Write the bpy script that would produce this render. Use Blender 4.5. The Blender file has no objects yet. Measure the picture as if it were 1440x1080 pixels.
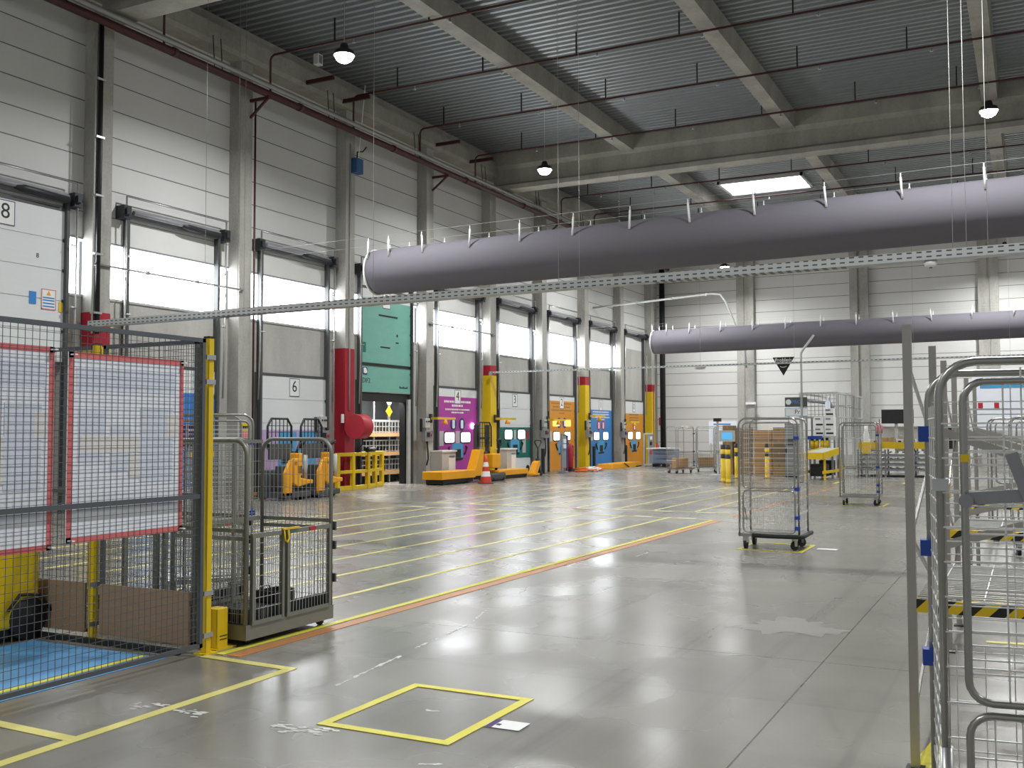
import bpy, math, random
from math import sin, cos, pi, radians
from mathutils import Vector, Matrix
random.seed(7)
S = bpy.context.scene
COL = S.collection

# ---------------------------------------------------------------- camera
cam_d = bpy.data.cameras.new('camera'); cam = bpy.data.objects.new('camera', cam_d); COL.objects.link(cam)
cam_d.sensor_fit = 'HORIZONTAL'; cam_d.sensor_width = 36.0
cam_d.lens = 1428.0 / 1440.0 * 36.0
cam_d.clip_start = 0.05; cam_d.clip_end = 300
_y, _p, _r = radians(27.11), radians(2.68), radians(-0.145)
_f = Vector((cos(_p)*cos(_y), cos(_p)*sin(_y), sin(_p)))
_rt = Vector((sin(_y), -cos(_y), 0)); _up = _rt.cross(_f)
RT = cos(_r)*_rt + sin(_r)*_up; UP = -sin(_r)*_rt + cos(_r)*_up
M4 = Matrix((RT, UP, -_f)).transposed().to_4x4(); M4.translation = (0, 0, 1.6)
cam.matrix_world = M4
S.camera = cam

# ---------------------------------------------------------------- view, world
S.view_settings.view_transform = 'Standard'; S.view_settings.look = 'None'
S.view_settings.exposure = 0.35; S.view_settings.gamma = 1.0; S.view_settings.use_curve_mapping = False
W = bpy.data.worlds.new('world'); S.world = W; W.use_nodes = True
W.node_tree.nodes['Background'].inputs[0].default_value = (0.93, 0.97, 1.0, 1)
W.node_tree.nodes['Background'].inputs[1].default_value = 0.30
LAMP_W = 360.0          # every high-bay lamp
WINDOW_E = 10.0          # daylight in the strip windows
LAMP_Z = 9.5

# ---------------------------------------------------------------- materials
def lin(c):
    if isinstance(c, str):
        c = c.lstrip('#'); c = [int(c[i:i+2], 16)/255 for i in (0, 2, 4)]
        c = [(x/12.92 if x <= .04045 else ((x+.055)/1.055)**2.4) for x in c]
    return (c[0], c[1], c[2], 1.0)
class NT:
    def __init__(s, m): s.t = m.node_tree; s.b = s.t.nodes['Principled BSDF']
    def n(s, typ, **k):
        nd = s.t.nodes.new(typ)
        for a, b in k.items():
            if a[0] == '_': setattr(nd, a[1:], b)
            else: nd.inputs[a.replace('__', ' ')].default_value = b
        return nd
    def l(s, a, b): s.t.links.new(a, b)
def newmat(name):
    m = bpy.data.materials.new(name); m.use_nodes = True; return m, NT(m)
def mat(name, col, rough=.5, metal=0., var=.12, scale=6., bump=0., stretch=None, col2=None, spec=None):
    m, t = newmat(name)
    tc = t.n('ShaderNodeTexCoord'); mp = t.n('ShaderNodeMapping'); t.l(tc.outputs['Object'], mp.inputs[0])
    if stretch: mp.inputs['Scale'].default_value = stretch
    no = t.n('ShaderNodeTexNoise', Scale=scale, Detail=4.0, Roughness=.6); t.l(mp.outputs[0], no.inputs['Vector'])
    c = lin(col); d = lin(col2) if col2 else tuple(x*(1-var) for x in c[:3]) + (1,)
    e = c if col2 else tuple(min(1, x*(1+var)) for x in c[:3]) + (1,)
    mx = t.n('ShaderNodeMix', _data_type='RGBA'); mx.inputs[6].default_value = d; mx.inputs[7].default_value = e
    t.l(no.outputs['Fac'], mx.inputs[0]); t.l(mx.outputs[2], t.b.inputs['Base Color'])
    t.b.inputs['Roughness'].default_value = rough; t.b.inputs['Metallic'].default_value = metal
    if spec is not None: t.b.inputs['Specular IOR Level'].default_value = spec
    if bump:
        bp = t.n('ShaderNodeBump', Strength=bump, Distance=.02); t.l(no.outputs['Fac'], bp.inputs['Height']); t.l(bp.outputs[0], t.b.inputs['Normal'])
    return m
def emit(name, col, strength):
    m, t = newmat(name); c = lin(col)
    t.b.inputs['Base Color'].default_value = c; t.b.inputs['Emission Color'].default_value = c
    t.b.inputs['Emission Strength'].default_value = strength; t.b.inputs['Roughness'].default_value = .4
    return m
def math_n(t, op, a, b=None):
    nd = t.n('ShaderNodeMath', _operation=op)
    for i, x in enumerate((a, b)):
        if x is None: continue
        if hasattr(x, 'node'): t.l(x, nd.inputs[i])
        else: nd.inputs[i].default_value = x
    return nd.outputs[0]

def panel_mat(name, off, pitch, base, horiz='X', vjoint=None):
    """pale insulated wall panels with a dark joint every <pitch> metres"""
    m, t = newmat(name)
    tc = t.n('ShaderNodeTexCoord'); sp = t.n('ShaderNodeSeparateXYZ'); t.l(tc.outputs['Object'], sp.inputs[0])
    z = math_n(t, 'DIVIDE', math_n(t, 'SUBTRACT', sp.outputs['Z'], off), pitch)
    fr = math_n(t, 'FRACT', z)
    d = math_n(t, 'ABSOLUTE', math_n(t, 'SUBTRACT', fr, .5))
    joint = math_n(t, 'GREATER_THAN', d, .5 - .011/pitch)
    no = t.n('ShaderNodeTexNoise', Scale=.6, Detail=5.0, Roughness=.6); t.l(tc.outputs['Object'], no.inputs['Vector'])
    no2 = t.n('ShaderNodeTexNoise', Scale=9., Detail=3.0); t.l(tc.outputs['Object'], no2.inputs['Vector'])
    wn = t.n('ShaderNodeTexWhiteNoise', _noise_dimensions='1D'); t.l(math_n(t, 'FLOOR', z), wn.inputs['W'])
    c = lin(base)
    mx = t.n('ShaderNodeMix', _data_type='RGBA'); mx.inputs[6].default_value = tuple(x*.84 for x in c[:3])+(1,); mx.inputs[7].default_value = tuple(x*1.06 for x in c[:3])+(1,)
    f = math_n(t, 'ADD', math_n(t, 'MULTIPLY', no.outputs['Fac'], .6), math_n(t, 'ADD', math_n(t, 'MULTIPLY', wn.outputs['Value'], .25), math_n(t, 'MULTIPLY', no2.outputs['Fac'], .12)))
    t.l(f, mx.inputs[0])
    m2 = t.n('ShaderNodeMix', _data_type='RGBA'); t.l(joint, m2.inputs[0]); t.l(mx.outputs[2], m2.inputs[6]); m2.inputs[7].default_value = (.13, .13, .13, 1)
    t.l(m2.outputs[2], t.b.inputs['Base Color']); t.b.inputs['Roughness'].default_value = .55
    bp = t.n('ShaderNodeBump', Strength=.6, Distance=.02); t.l(math_n(t, 'SUBTRACT', 1., joint), bp.inputs['Height']); t.l(bp.outputs[0], t.b.inputs['Normal'])
    return m

def concrete_mat(name, c1, c2, rough=.75, scale=1.2, stretch=(1, 1, .35)):
    m, t = newmat(name)
    tc = t.n('ShaderNodeTexCoord'); mp = t.n('ShaderNodeMapping'); mp.inputs['Scale'].default_value = stretch; t.l(tc.outputs['Object'], mp.inputs[0])
    a = t.n('ShaderNodeTexNoise', Scale=scale, Detail=8.0, Roughness=.65); t.l(mp.outputs[0], a.inputs['Vector'])
    b = t.n('ShaderNodeTexNoise', Scale=scale*14, Detail=3.0); t.l(tc.outputs['Object'], b.inputs['Vector'])
    f = math_n(t, 'ADD', math_n(t, 'MULTIPLY', a.outputs['Fac'], 1.2), math_n(t, 'SUBTRACT', math_n(t, 'MULTIPLY', b.outputs['Fac'], .3), .25))
    r = t.n('ShaderNodeValToRGB'); r.color_ramp.elements[0].position = .25; r.color_ramp.elements[1].position = .8
    r.color_ramp.elements[0].color = lin(c1); r.color_ramp.elements[1].color = lin(c2)
    t.l(f, r.inputs[0]); t.l(r.outputs[0], t.b.inputs['Base Color']); t.b.inputs['Roughness'].default_value = rough
    bp = t.n('ShaderNodeBump', Strength=.15, Distance=.02); t.l(f, bp.inputs['Height']); t.l(bp.outputs[0], t.b.inputs['Normal'])
    return m

def floor_mat():
    m, t = newmat('polished_concrete')
    tc = t.n('ShaderNodeTexCoord'); O = tc.outputs['Object']
    a = t.n('ShaderNodeTexNoise', Scale=.3, Detail=4.0, Roughness=.5); t.l(O, a.inputs['Vector'])
    mp = t.n('ShaderNodeMapping'); mp.inputs['Scale'].default_value = (.1, 1.6, 1); t.l(O, mp.inputs[0])
    b = t.n('ShaderNodeTexNoise', Scale=1.0, Detail=5.0, Roughness=.55); t.l(mp.outputs[0], b.inputs['Vector'])
    mp2 = t.n('ShaderNodeMapping'); mp2.inputs['Scale'].default_value = (2.2, .3, 1); mp2.inputs['Rotation'].default_value = (0, 0, .25); t.l(O, mp2.inputs[0])
    b2 = t.n('ShaderNodeTexNoise', Scale=1.0, Detail=4.0); t.l(mp2.outputs[0], b2.inputs['Vector'])
    g = t.n('ShaderNodeTexNoise', Scale=22., Detail=4.0); t.l(O, g.inputs['Vector'])
    f = math_n(t, 'ADD', math_n(t, 'MULTIPLY', a.outputs['Fac'], .7), math_n(t, 'ADD', math_n(t, 'MULTIPLY', b.outputs['Fac'], .22), math_n(t, 'ADD', math_n(t, 'MULTIPLY', b2.outputs['Fac'], .08), math_n(t, 'MULTIPLY', g.outputs['Fac'], .04))))
    r = t.n('ShaderNodeValToRGB'); r.color_ramp.elements[0].position = .3; r.color_ramp.elements[1].position = .75
    r.color_ramp.elements[0].color = lin('#68665f'); r.color_ramp.elements[1].color = lin('#928f86')
    t.l(f, r.inputs[0])
    # saw-cut joints
    sp = t.n('ShaderNodeSeparateXYZ'); t.l(O, sp.inputs[0])
    def cut(sock, off, pitch, w):
        fr = math_n(t, 'FRACT', math_n(t, 'DIVIDE', math_n(t, 'SUBTRACT', sock, off), pitch))
        return math_n(t, 'GREATER_THAN', math_n(t, 'ABSOLUTE', math_n(t, 'SUBTRACT', fr, .5)), .5 - w/pitch)
    j = math_n(t, 'MAXIMUM', cut(sp.outputs['X'], 7.3, 5.6, .005), cut(sp.outputs['Y'], 1.33, 5.6, .005))
    # tyre streaks along the hall
    mp3 = t.n('ShaderNodeMapping'); mp3.inputs['Scale'].default_value = (.05, 3.4, 1); mp3.inputs['Rotation'].default_value = (0, 0, -.03); t.l(O, mp3.inputs[0])
    st = t.n('ShaderNodeTexNoise', Scale=1.0, Detail=3.0, Roughness=.6); t.l(mp3.outputs[0], st.inputs['Vector'])
    sr = t.n('ShaderNodeMapRange'); sr.inputs['From Min'].default_value = .56; sr.inputs['From Max'].default_value = .68; sr.inputs['To Max'].default_value = .22; t.l(st.outputs['Fac'], sr.inputs['Value'])
    mp4 = t.n('ShaderNodeMapping'); mp4.inputs['Scale'].default_value = (3.0, .09, 1); t.l(O, mp4.inputs[0])
    s4 = t.n('ShaderNodeTexNoise', Scale=1.0, Detail=3.0, Roughness=.6); t.l(mp4.outputs[0], s4.inputs['Vector'])
    q4 = t.n('ShaderNodeMapRange'); q4.inputs['From Min'].default_value = .6; q4.inputs['From Max'].default_value = .72; q4.inputs['To Max'].default_value = .14; t.l(s4.outputs['Fac'], q4.inputs['Value'])
    j = math_n(t, 'MAXIMUM', math_n(t, 'MULTIPLY', j, .8), math_n(t, 'ADD', sr.outputs[0], q4.outputs[0]))
    mx = t.n('ShaderNodeMix', _data_type='RGBA'); t.l(j, mx.inputs[0]); t.l(r.outputs[0], mx.inputs[6]); mx.inputs[7].default_value = lin('#33322e')
    t.l(mx.outputs[2], t.b.inputs['Base Color'])
    rr = t.n('ShaderNodeMapRange'); rr.inputs['From Min'].default_value = .3; rr.inputs['From Max'].default_value = .7; rr.inputs['To Min'].default_value = .33; rr.inputs['To Max'].default_value = .2
    rn = t.n('ShaderNodeTexNoise', Scale=.7, Detail=3.0, Roughness=.5); t.l(O, rn.inputs['Vector'])
    t.l(rn.outputs['Fac'], rr.inputs['Value']); t.l(rr.outputs[0], t.b.inputs['Roughness'])
    t.b.inputs['Specular IOR Level'].default_value = .75
    return m

M = {}
M['floor'] = floor_mat()
M['panel'] = panel_mat('wall_panel_white', 6.71, .577, '#d0d0cd')
M['panel_back'] = panel_mat('wall_panel_back', 1.62, .585, '#dcdbd7')
M['lintel'] = mat('lintel_panel', '#d6d6d2', .55, 0, .06, 2)
M['concrete'] = concrete_mat('column_concrete', '#8b8983', '#bbb8b0')
M['concrete_wall'] = concrete_mat('precast_wall', '#a09e98', '#bcbab4')
M['beam'] = concrete_mat('beam_concrete', '#86837a', '#b0ada2', scale=.8)
M['roof'] = mat('galvanised_deck', '#8b9092', .38, .55, .1, 2)
M['steel'] = mat('galvanised_steel', '#bcbdbb', .33, .75, .12, 8)
M['zinc'] = mat('zinc_tube', '#a3a29d', .3, .85, .1, 12)
M['wire'] = mat('bright_wire', '#dadad6', .32, .45, .08, 12)
M['rack'] = mat('rack_steel', '#a8a39c', .36, .75, .1, 10)
M['cart'] = mat('cart_grey_paint', '#83847a', .42, .35, .08, 10)
M['fence'] = mat('fence_grey', '#5b5f63', .45, .3, .08, 10)
M['tray'] = mat('tray_zinc', '#b9bcba', .4, .6, .08, 6)
M['duct'] = mat('duct_fabric', '#6b686f', .85, 0, .04, 3, bump=.06, stretch=(1, .25, 1))
M['white'] = mat('white_plastic', '#e6e6e3', .45, 0, .03, 5)
M['doorwhite'] = mat('door_white', '#d5d8d7', .45, 0, .04, 3, stretch=(.4, 1, 6))
M['pinwhite'] = mat('pin_white', '#f2f2f0', .4, 0, .02, 5)
M['black'] = mat('black_rubber', '#1b1b1c', .6, 0, .2, 14)
M['dark'] = mat('dark_metal', '#2f3133', .5, .4, .15, 8)
M['darkgrey'] = mat('dark_grey', '#4a4c4d', .55, .1, .1, 8)
M['grey'] = mat('mid_grey', '#85878a', .5, .1, .08, 8)
M['lightgrey'] = mat('light_grey', '#b6b7b3', .5, .05, .08, 8)
M['yellow'] = mat('yellow_paint', '#d9b714', .45, 0, .08, 5)
M['tape'] = mat('yellow_tape', '#d8cf4a', .45, 0, .14, 14)
M['tape_pale'] = mat('worn_yellow_tape', '#d8d07c', .4, 0, .12, 5)
M['orange_line'] = mat('orange_floor_paint', '#c08350', .4, 0, .22, 3)
M['whiteline'] = mat('white_floor_label', '#cfcfc8', .4, 0, .12, 9)
M['amber'] = mat('amber_paint', '#e8a10c', .42, 0, .07, 5)
M['red'] = mat('red_paint', '#9c1a2b', .45, 0, .1, 4)
M['redbright'] = mat('red_vinyl', '#b52a38', .5, 0, .1, 4)
M['pipe'] = mat('sprinkler_red', '#46211f', .45, .1, .12, 4)
M['pipegrey'] = mat('grey_pipe', '#9b9a97', .4, .5, .08, 4)
M['wood'] = mat('raw_wood', '#b98f5e', .7, 0, .2, 3, stretch=(1, 12, 12))
M['ply'] = mat('brown_board', '#947b62', .7, 0, .16, 3, stretch=(1, 2, 10))
M['card'] = mat('cardboard', '#a58458', .8, 0, .1, 4)
M['card2'] = mat('cardboard_dull', '#8b7556', .8, 0, .1, 4)
M['blue'] = mat('blue_clip', '#1c3f93', .45, 0, .1, 8)
M['bluefloor'] = mat('blue_floor_paint', '#5f9fd3', .35, 0, .1, 2.2)
M['bluebox'] = mat('blue_plastic', '#2c5a8c', .5, 0, .1, 5)
M['crate'] = mat('blue_grey_crate', '#7f8fa6', .55, 0, .12, 7)
M['magenta'] = mat('magenta_vinyl', '#a93a98', .45, 0, .06, 2)
M['lilac'] = mat('lilac_vinyl', '#b99fc4', .45, 0, .05, 2)
M['teal'] = mat('green_vinyl', '#0f6a5e', .45, 0, .06, 2)
M['mint'] = mat('mint_vinyl', '#7fb5a6', .45, 0, .1, 1.3, stretch=(1, 1, 2.5), col2='#5f9c8c')
M['orangev'] = mat('orange_vinyl', '#cf8a22', .45, 0, .06, 2)
M['bluev'] = mat('blue_vinyl', '#3a7fc4', .45, 0, .06, 2)
M['navy'] = mat('navy_vinyl', '#2b2a68', .45, 0, .06, 5)
M['purple'] = mat('purple_vinyl', '#3b1f5c', .45, 0, .06, 5)
M['cyan'] = mat('light_blue_vinyl', '#4a9bc9', .45, 0, .08, 5)
M['ink'] = mat('ink_black', '#16171a', .5, 0, .05, 5)
M['paper'] = mat('paper_white', '#eceff6', .55, 0, .03, 3)
M['paperblue'] = mat('paper_blue_grey', '#d9dfeb', .55, 0, .04, 3)
M['papertan'] = mat('paper_tan', '#e6e2de', .55, 0, .06, 3)
M['border'] = mat('red_border', '#d9706f', .5, 0, .05, 5)
M['cone'] = mat('cone_orange_red', '#c8361f', .5, 0, .06, 6)
M['strap'] = mat('orange_strap', '#e5702a', .7, 0, .15, 9)
M['pink'] = mat('pink_plastic', '#d8627a', .5, 0, .08, 6)
M['window'] = emit('daylight_pane', '#f7fbff', WINDOW_E)
M['doorpane'] = emit('door_pane_daylight', '#f4f8ff', 2.2)
M['skylight'] = emit('skylight_pane', '#f8fcff', 4.5)
M['lampglow'] = emit('led_disc', '#fffaf0', 40.0)
M['pinkglow'] = emit('pink_signal', '#ff9af0', 12.0)
M['amberglow'] = emit('amber_window', '#ffae54', 1.2)
M['screen'] = emit('screen_blue', '#4f9fd0', .6)
def stripes():
    m, t = newmat('hazard_stripes')
    tc = t.n('ShaderNodeTexCoord'); sp = t.n('ShaderNodeSeparateXYZ'); t.l(tc.outputs['Object'], sp.inputs[0])
    u = math_n(t, 'ADD', math_n(t, 'ADD', sp.outputs['X'], sp.outputs['Y']), sp.outputs['Z'])
    k = math_n(t, 'GREATER_THAN', math_n(t, 'FRACT', math_n(t, 'DIVIDE', u, .13)), .5)
    mx = t.n('ShaderNodeMix', _data_type='RGBA'); t.l(k, mx.inputs[0]); mx.inputs[6].default_value = lin('#d9b714'); mx.inputs[7].default_value = lin('#161616')
    t.l(mx.outputs[2], t.b.inputs['Base Color']); t.b.inputs['Roughness'].default_value = .45
    return m
M['hazard'] = stripes()

# ---------------------------------------------------------------- mesh builder
class MB:
    def __init__(s): s.v = []; s.f = []; s.mi = []; s.cur = 0; s.smooth = []
    def face(s, idx, sm=False): s.f.append(tuple(idx)); s.mi.append(s.cur); s.smooth.append(sm)
    def box(s, x0, y0, z0, x1, y1, z1):
        if x0 > x1: x0, x1 = x1, x0
        if y0 > y1: y0, y1 = y1, y0
        if z0 > z1: z0, z1 = z1, z0
        b = len(s.v)
        s.v += [(x0,y0,z0),(x1,y0,z0),(x1,y1,z0),(x0,y1,z0),(x0,y0,z1),(x1,y0,z1),(x1,y1,z1),(x0,y1,z1)]
        for q in ((3,2,1,0),(4,5,6,7),(0,1,5,4),(1,2,6,5),(2,3,7,6),(3,0,4,7)): s.face([b+i for i in q])
        return s
    def quad(s, a, b, c, d):
        k = len(s.v); s.v += [tuple(a), tuple(b), tuple(c), tuple(d)]; s.face((k, k+1, k+2, k+3)); return s
    def tube(s, pts, r, seg=8, closed=False, cap=True):
        pts = [Vector(p) for p in pts]; n = len(pts); rings = []
        prev = None
        for i in range(n):
            if closed: d = (pts[(i+1) % n] - pts[i-1])
            elif i == 0: d = pts[1]-pts[0]
            elif i == n-1: d = pts[-1]-pts[-2]
            else: d = (pts[i+1]-pts[i]).normalized() + (pts[i]-pts[i-1]).normalized()
            d.normalize()
            if prev is None:
                a = Vector((0,0,1)) if abs(d.z) < .9 else Vector((1,0,0))
                u = d.cross(a).normalized()
            else:
                u = prev - d*prev.dot(d)
                u = u.normalized() if u.length > 1e-6 else d.orthogonal().normalized()
            prev = u; w = d.cross(u)
            b = len(s.v); rr = r[i] if isinstance(r, (list, tuple)) else r
            for k in range(seg):
                an = 2*pi*(k+.5)/seg
                s.v.append(tuple(pts[i] + u*(rr*cos(an)) + w*(rr*sin(an))))
            rings.append(b)
        m = n if closed else n-1
        for i in range(m):
            a, b = rings[i], rings[(i+1) % n]
            for k in range(seg):
                s.face((a+k, a+(k+1) % seg, b+(k+1) % seg, b+k), seg > 5)
        if cap and not closed:
            s.face([rings[0]+k for k in reversed(range(seg))]); s.face([rings[-1]+k for k in range(seg)])
        return s
    def rod(s, a, b, r, seg=4): return s.tube([a, b], r, seg)
    def bar(s, a, b, w, h):
        """rectangular bar from a to b, w sideways, h along z (or along x for vertical bars)"""
        a = Vector(a); b = Vector(b); d = (b-a).normalized()
        up = Vector((0,0,1)) if abs(d.z) < .95 else Vector((1,0,0))
        sd = d.cross(up).normalized()*(w/2); up = sd.cross(d).normalized()*(h/2)
        k = len(s.v)
        for p in (a, b):
            for e, g in ((-1,-1),(1,-1),(1,1),(-1,1)): s.v.append(tuple(p+sd*e+up*g))
        for q in ((3,2,1,0),(4,5,6,7),(0,1,5,4),(1,2,6,5),(2,3,7,6),(3,0,4,7)): s.face([k+i for i in q])
        return s
    def prism(s, poly, axis, a, b, sm=False):
        """poly: 2-D outline; extruded along axis from a to b. axis X: (y,z); Y: (x,z); Z: (x,y)"""
        k = len(s.v); n = len(poly)
        for t in (a, b):
            for p in poly:
                s.v.append({'X': (t, p[0], p[1]), 'Y': (p[0], t, p[1]), 'Z': (p[0], p[1], t)}[axis])
        for i in range(n): s.face((k+i, k+(i+1) % n, k+n+(i+1) % n, k+n+i), sm)
        s.face([k+i for i in reversed(range(n))]); s.face([k+n+i for i in range(n)])
        return s
    def lathe(s, prof, c=(0,0,0), seg=20, axis='Z'):
        k = len(s.v); n = len(prof)
        for j in range(seg):
            a = 2*pi*j/seg
            for r, h in prof:
                p = {'Z': (r*cos(a), r*sin(a), h), 'Y': (r*cos(a), h, r*sin(a)), 'X': (h, r*cos(a), r*sin(a))}[axis]
                s.v.append((c[0]+p[0], c[1]+p[1], c[2]+p[2]))
        for j in range(seg):
            for i in range(n-1):
                a = k+j*n+i; b = k+((j+1) % seg)*n+i
                s.face((a, b, b+1, a+1), True)
        return s
    def disc(s, c, r, axis='Y', t=.01, seg=20, rz=None):
        rz = rz or r; poly = [(c[{'X':1,'Y':0,'Z':0}[axis]]+r*cos(2*pi*i/seg), c[{'X':2,'Y':2,'Z':1}[axis]]+rz*sin(2*pi*i/seg)) for i in range(seg)]
        m = c[{'X':0,'Y':1,'Z':2}[axis]]; return s.prism(poly, axis, m-t/2, m+t/2)
    def rrect(s, axis, m, t, x0, z0, x1, z1, r, seg=5):
        p = []
        for cx, cz, a0 in ((x1-r, z1-r, 0), (x0+r, z1-r, pi/2), (x0+r, z0+r, pi), (x1-r, z0+r, 1.5*pi)):
            for i in range(seg+1):
                a = a0 + (pi/2)*i/seg; p.append((cx+r*cos(a), cz+r*sin(a)))
        return s.prism(p, axis, m-t/2, m+t/2)
    def build(s, name, mats, parent=None, bevel=0, loc=None, label=None):
        me = bpy.data.meshes.new(name); me.from_pydata(s.v, [], s.f)
        ms = mats if isinstance(mats, (list, tuple)) else [mats]
        for m in ms: me.materials.append(M[m] if isinstance(m, str) else m)
        if len(ms) > 1: me.polygons.foreach_set('material_index', s.mi)
        me.polygons.foreach_set('use_smooth', s.smooth)
        me.update(); me.validate()
        o = bpy.data.objects.new(name, me); COL.objects.link(o)
        if parent: o.parent = parent
        if loc: o.location = loc
        if bevel:
            b = o.modifiers.new('bevel', 'BEVEL'); b.width = bevel; b.segments = 2; b.limit_method = 'ANGLE'
        if label: o['label'] = label
        return o

_tc = {}
def text_mb(txt, size, fn, extrude=.003, mb=None):
    """fn maps text-plane (x right, y up, d toward the reader) to 3-D"""
    cu = bpy.data.curves.new('lettering', 'FONT'); cu.body = txt; cu.size = size; cu.align_x = 'CENTER'; cu.align_y = 'CENTER'; cu.extrude = extrude/2; cu.resolution_u = 3
    o = bpy.data.objects.new('lettering', cu); me = bpy.data.meshes.new_from_object(o)
    mb = mb or MB(); k = len(mb.v)
    for v in me.vertices: mb.v.append(tuple(fn(v.co.x, v.co.y, v.co.z)))
    for p in me.polygons: mb.face([k+i for i in p.vertices])
    bpy.data.objects.remove(o); bpy.data.curves.remove(cu); bpy.data.meshes.remove(me)
    return mb
def on_left(cx, cz, Y):      # lettering on a face looking toward -Y
    return lambda x, y, d: (cx+x, Y-d, cz+y)
def on_back(cy, cz, X):      # lettering on a face looking toward -X
    return lambda x, y, d: (X-d, cy-x, cz+y)

def thing(name, label, cat, loc=(0,0,0), rz=0., group=None):
    o = bpy.data.objects.new(name, None); COL.objects.link(o); o.empty_display_size = .2
    o.location = loc; o.rotation_euler = (0, 0, rz); tag(o, label, cat, group); return o
def tag(o, label, cat, group=None):
    o['label'] = label; o['category'] = cat
    if group: o['group'] = group
    return o
def struct(o, label=None):
    o['kind'] = 'structure'
    if label: o['label'] = label
    return o
def sthing(name, label, loc=(0,0,0)):
    o = bpy.data.objects.new(name, None); COL.objects.link(o); o.location = loc; o['kind'] = 'structure'; o['label'] = label; return o
def copy_tree(o, loc, rz, label=None, group=None):
    r = o.copy(); COL.objects.link(r); r.location = loc; r.rotation_euler = (0, 0, rz)
    if label: r['label'] = label
    if group: r['group'] = group
    def rec(a, b):
        for ch in a.children:
            c = ch.copy(); COL.objects.link(c); c.parent = b; rec(ch, c)
    rec(o, r); return r

# ================================================================ SETTING
YW, XB = 17.25, 50.2                       # left wall face, back wall face
CX = [14.80 + 4.245*k for k in range(-1, 9)]   # right-hand edge of each column; CX[1] is the first one in view
CW, CY = .42, 16.9

fl = MB().box(-8, -13, -.2, XB+.3, YW+2.6, 0).build('floor', 'floor'); struct(fl)
mk = 0
def floor_strip(name, material, x0, y0, x1, y1, w, z=.0025, label=None):
    return MB().bar((x0, y0, z), (x1, y1, z), w, .003).build(name, material, fl, label=label)
# left wall: boxes round the openings
mb = MB()
T = .28
mb.box(-8, YW, 6.13, XB+.3, YW+T, 11.5)
wall = mb
wl = wall.build('wall_left', 'panel'); struct(wl)
cm = MB(); lm = MB()
DOORC = {}
for k in range(0, 9):
    a, b = CX[k], CX[k+1]-CW            # clear bay
    n = 8-k
    dc = a + (b-a)/2 + .1
    if k == 8: b = XB
    DOORC[n] = dc
    lm.box(a-CW, YW, 5.57, b, YW+T, 6.13)
    cm.box(a-CW, YW, 3.08, b, YW+T, 4.41)
    if n in (5, 8):
        cm.box(a-CW, YW, 0, dc-1.36, YW+T, 3.08); cm.box(dc+1.36, YW, 0, b, YW+T, 3.08)
    else:
        cm.box(a-CW, YW, 0, b, YW+T, 3.08)
    if n == 0:
        cm.box(a-CW, YW, 4.41, b, YW+T, 5.57)
cm.box(-8, YW, 0, CX[0]-CW, YW+T, 6.13)
struct(cm.build('wall_left_lower', 'concrete_wall')); struct(lm.build('wall_left_lintel', 'lintel'))
for k in range(0, 8):
    a, b = CX[k], CX[k+1]-CW
    w = MB().box(a-.02, YW+.12, 4.40, b+.02, YW+.16, 5.58).build('window_%d' % (k+1), 'window')
    struct(w)
    MB().box(a, YW-.03, 4.37, b, YW+.12, 4.42).build('sill', 'lightgrey', w)
    mb = MB()
    mb.box(a, YW-.02, 5.56, b, YW+.1, 5.60)
    mb.build('head_trim', 'grey', w)

# back wall with panels and columns
struct(MB().box(XB, -13, .45, XB+.3, YW+.1, 11.5).build('wall_back', 'panel_back'))
struct(MB().box(XB-.03, -13, 0, XB+.27, YW+.1, .45).build('baseboard_back', 'concrete_wall'))
for yy in (12.55, 7.15, 1.62, -3.9):
    c = MB(); c.box(XB-.35, yy-.42, 0, XB, yy-.06, 11.4); c.box(XB-.35, yy+.06, 0, XB, yy+.42, 11.4); c.box(XB-.28, yy-.06, 0, XB, yy+.06, 11.4)
    struct(c.build('concrete_column', 'concrete'), 'grey concrete column against the back wall')

# ceiling: trapezoidal steel deck, ribs run across the hall
ZR = 11.42
mb = MB(); x = -8.0; pitch = .26; n = 0
prof = []
while x < XB+.3:
    prof += [(x, ZR), (x+.10, ZR), (x+.135, ZR+.085), (x+.225, ZR+.085)]; x += pitch
for yy in (-13, YW+.2):
    for p in prof: mb.v.append((p[0], yy, p[1]))
n = len(prof)
for i in range(n-1): mb.face((i, i+1, n+i+1, n+i))
struct(mb.build('ceiling', 'roof'))
struct(MB().box(-8, -13, ZR+.1, XB+.3, YW+.3, ZR+.2).build('ceiling_slab', 'dark'))

# eave beam on top of the left columns
e = MB(); e.prism([(YW, 10.62), (16.78, 10.62), (16.72, 10.72), (16.72, 11.12), (16.9, 11.22), (16.9, 11.42), (YW, 11.42)], 'X', -8, XB)
struct(e.build('trim_1', 'beam'), 'concrete eave beam along the top of the dock wall')
# frame beams across the hall
I = [(-.3, 10.12), (.3, 10.12), (.3, 10.27), (.12, 10.37), (.12, 10.86), (.3, 10.98), (.3, ZR), (-.3, ZR), (-.3, 10.98), (-.12, 10.86), (-.12, 10.37), (-.3, 10.27)]
for i, xc in enumerate((14.6, 31.75, 48.35)):
    b = MB().prism([(xc+p, q) for p, q in I], 'Y', -13, 16.9)
    struct(b.build('trim_%d' % (i+2), 'beam'), 'deep concrete roof beam spanning the hall')
# purlins along the hall
for yc in (11.77, 6.5, .86, -4.6):
    for x0, x1 in ((-8, 14.5), (14.7, 31.63), (31.87, 48.2)):
        b = MB().prism([(yc-.2, 10.92), (yc+.2, 10.92), (yc+.24, ZR), (yc-.24, ZR)], 'X', x0, x1)
        struct(b.build('concrete_purlin', 'beam'), 'concrete purlin under the corrugated roof')
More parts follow.
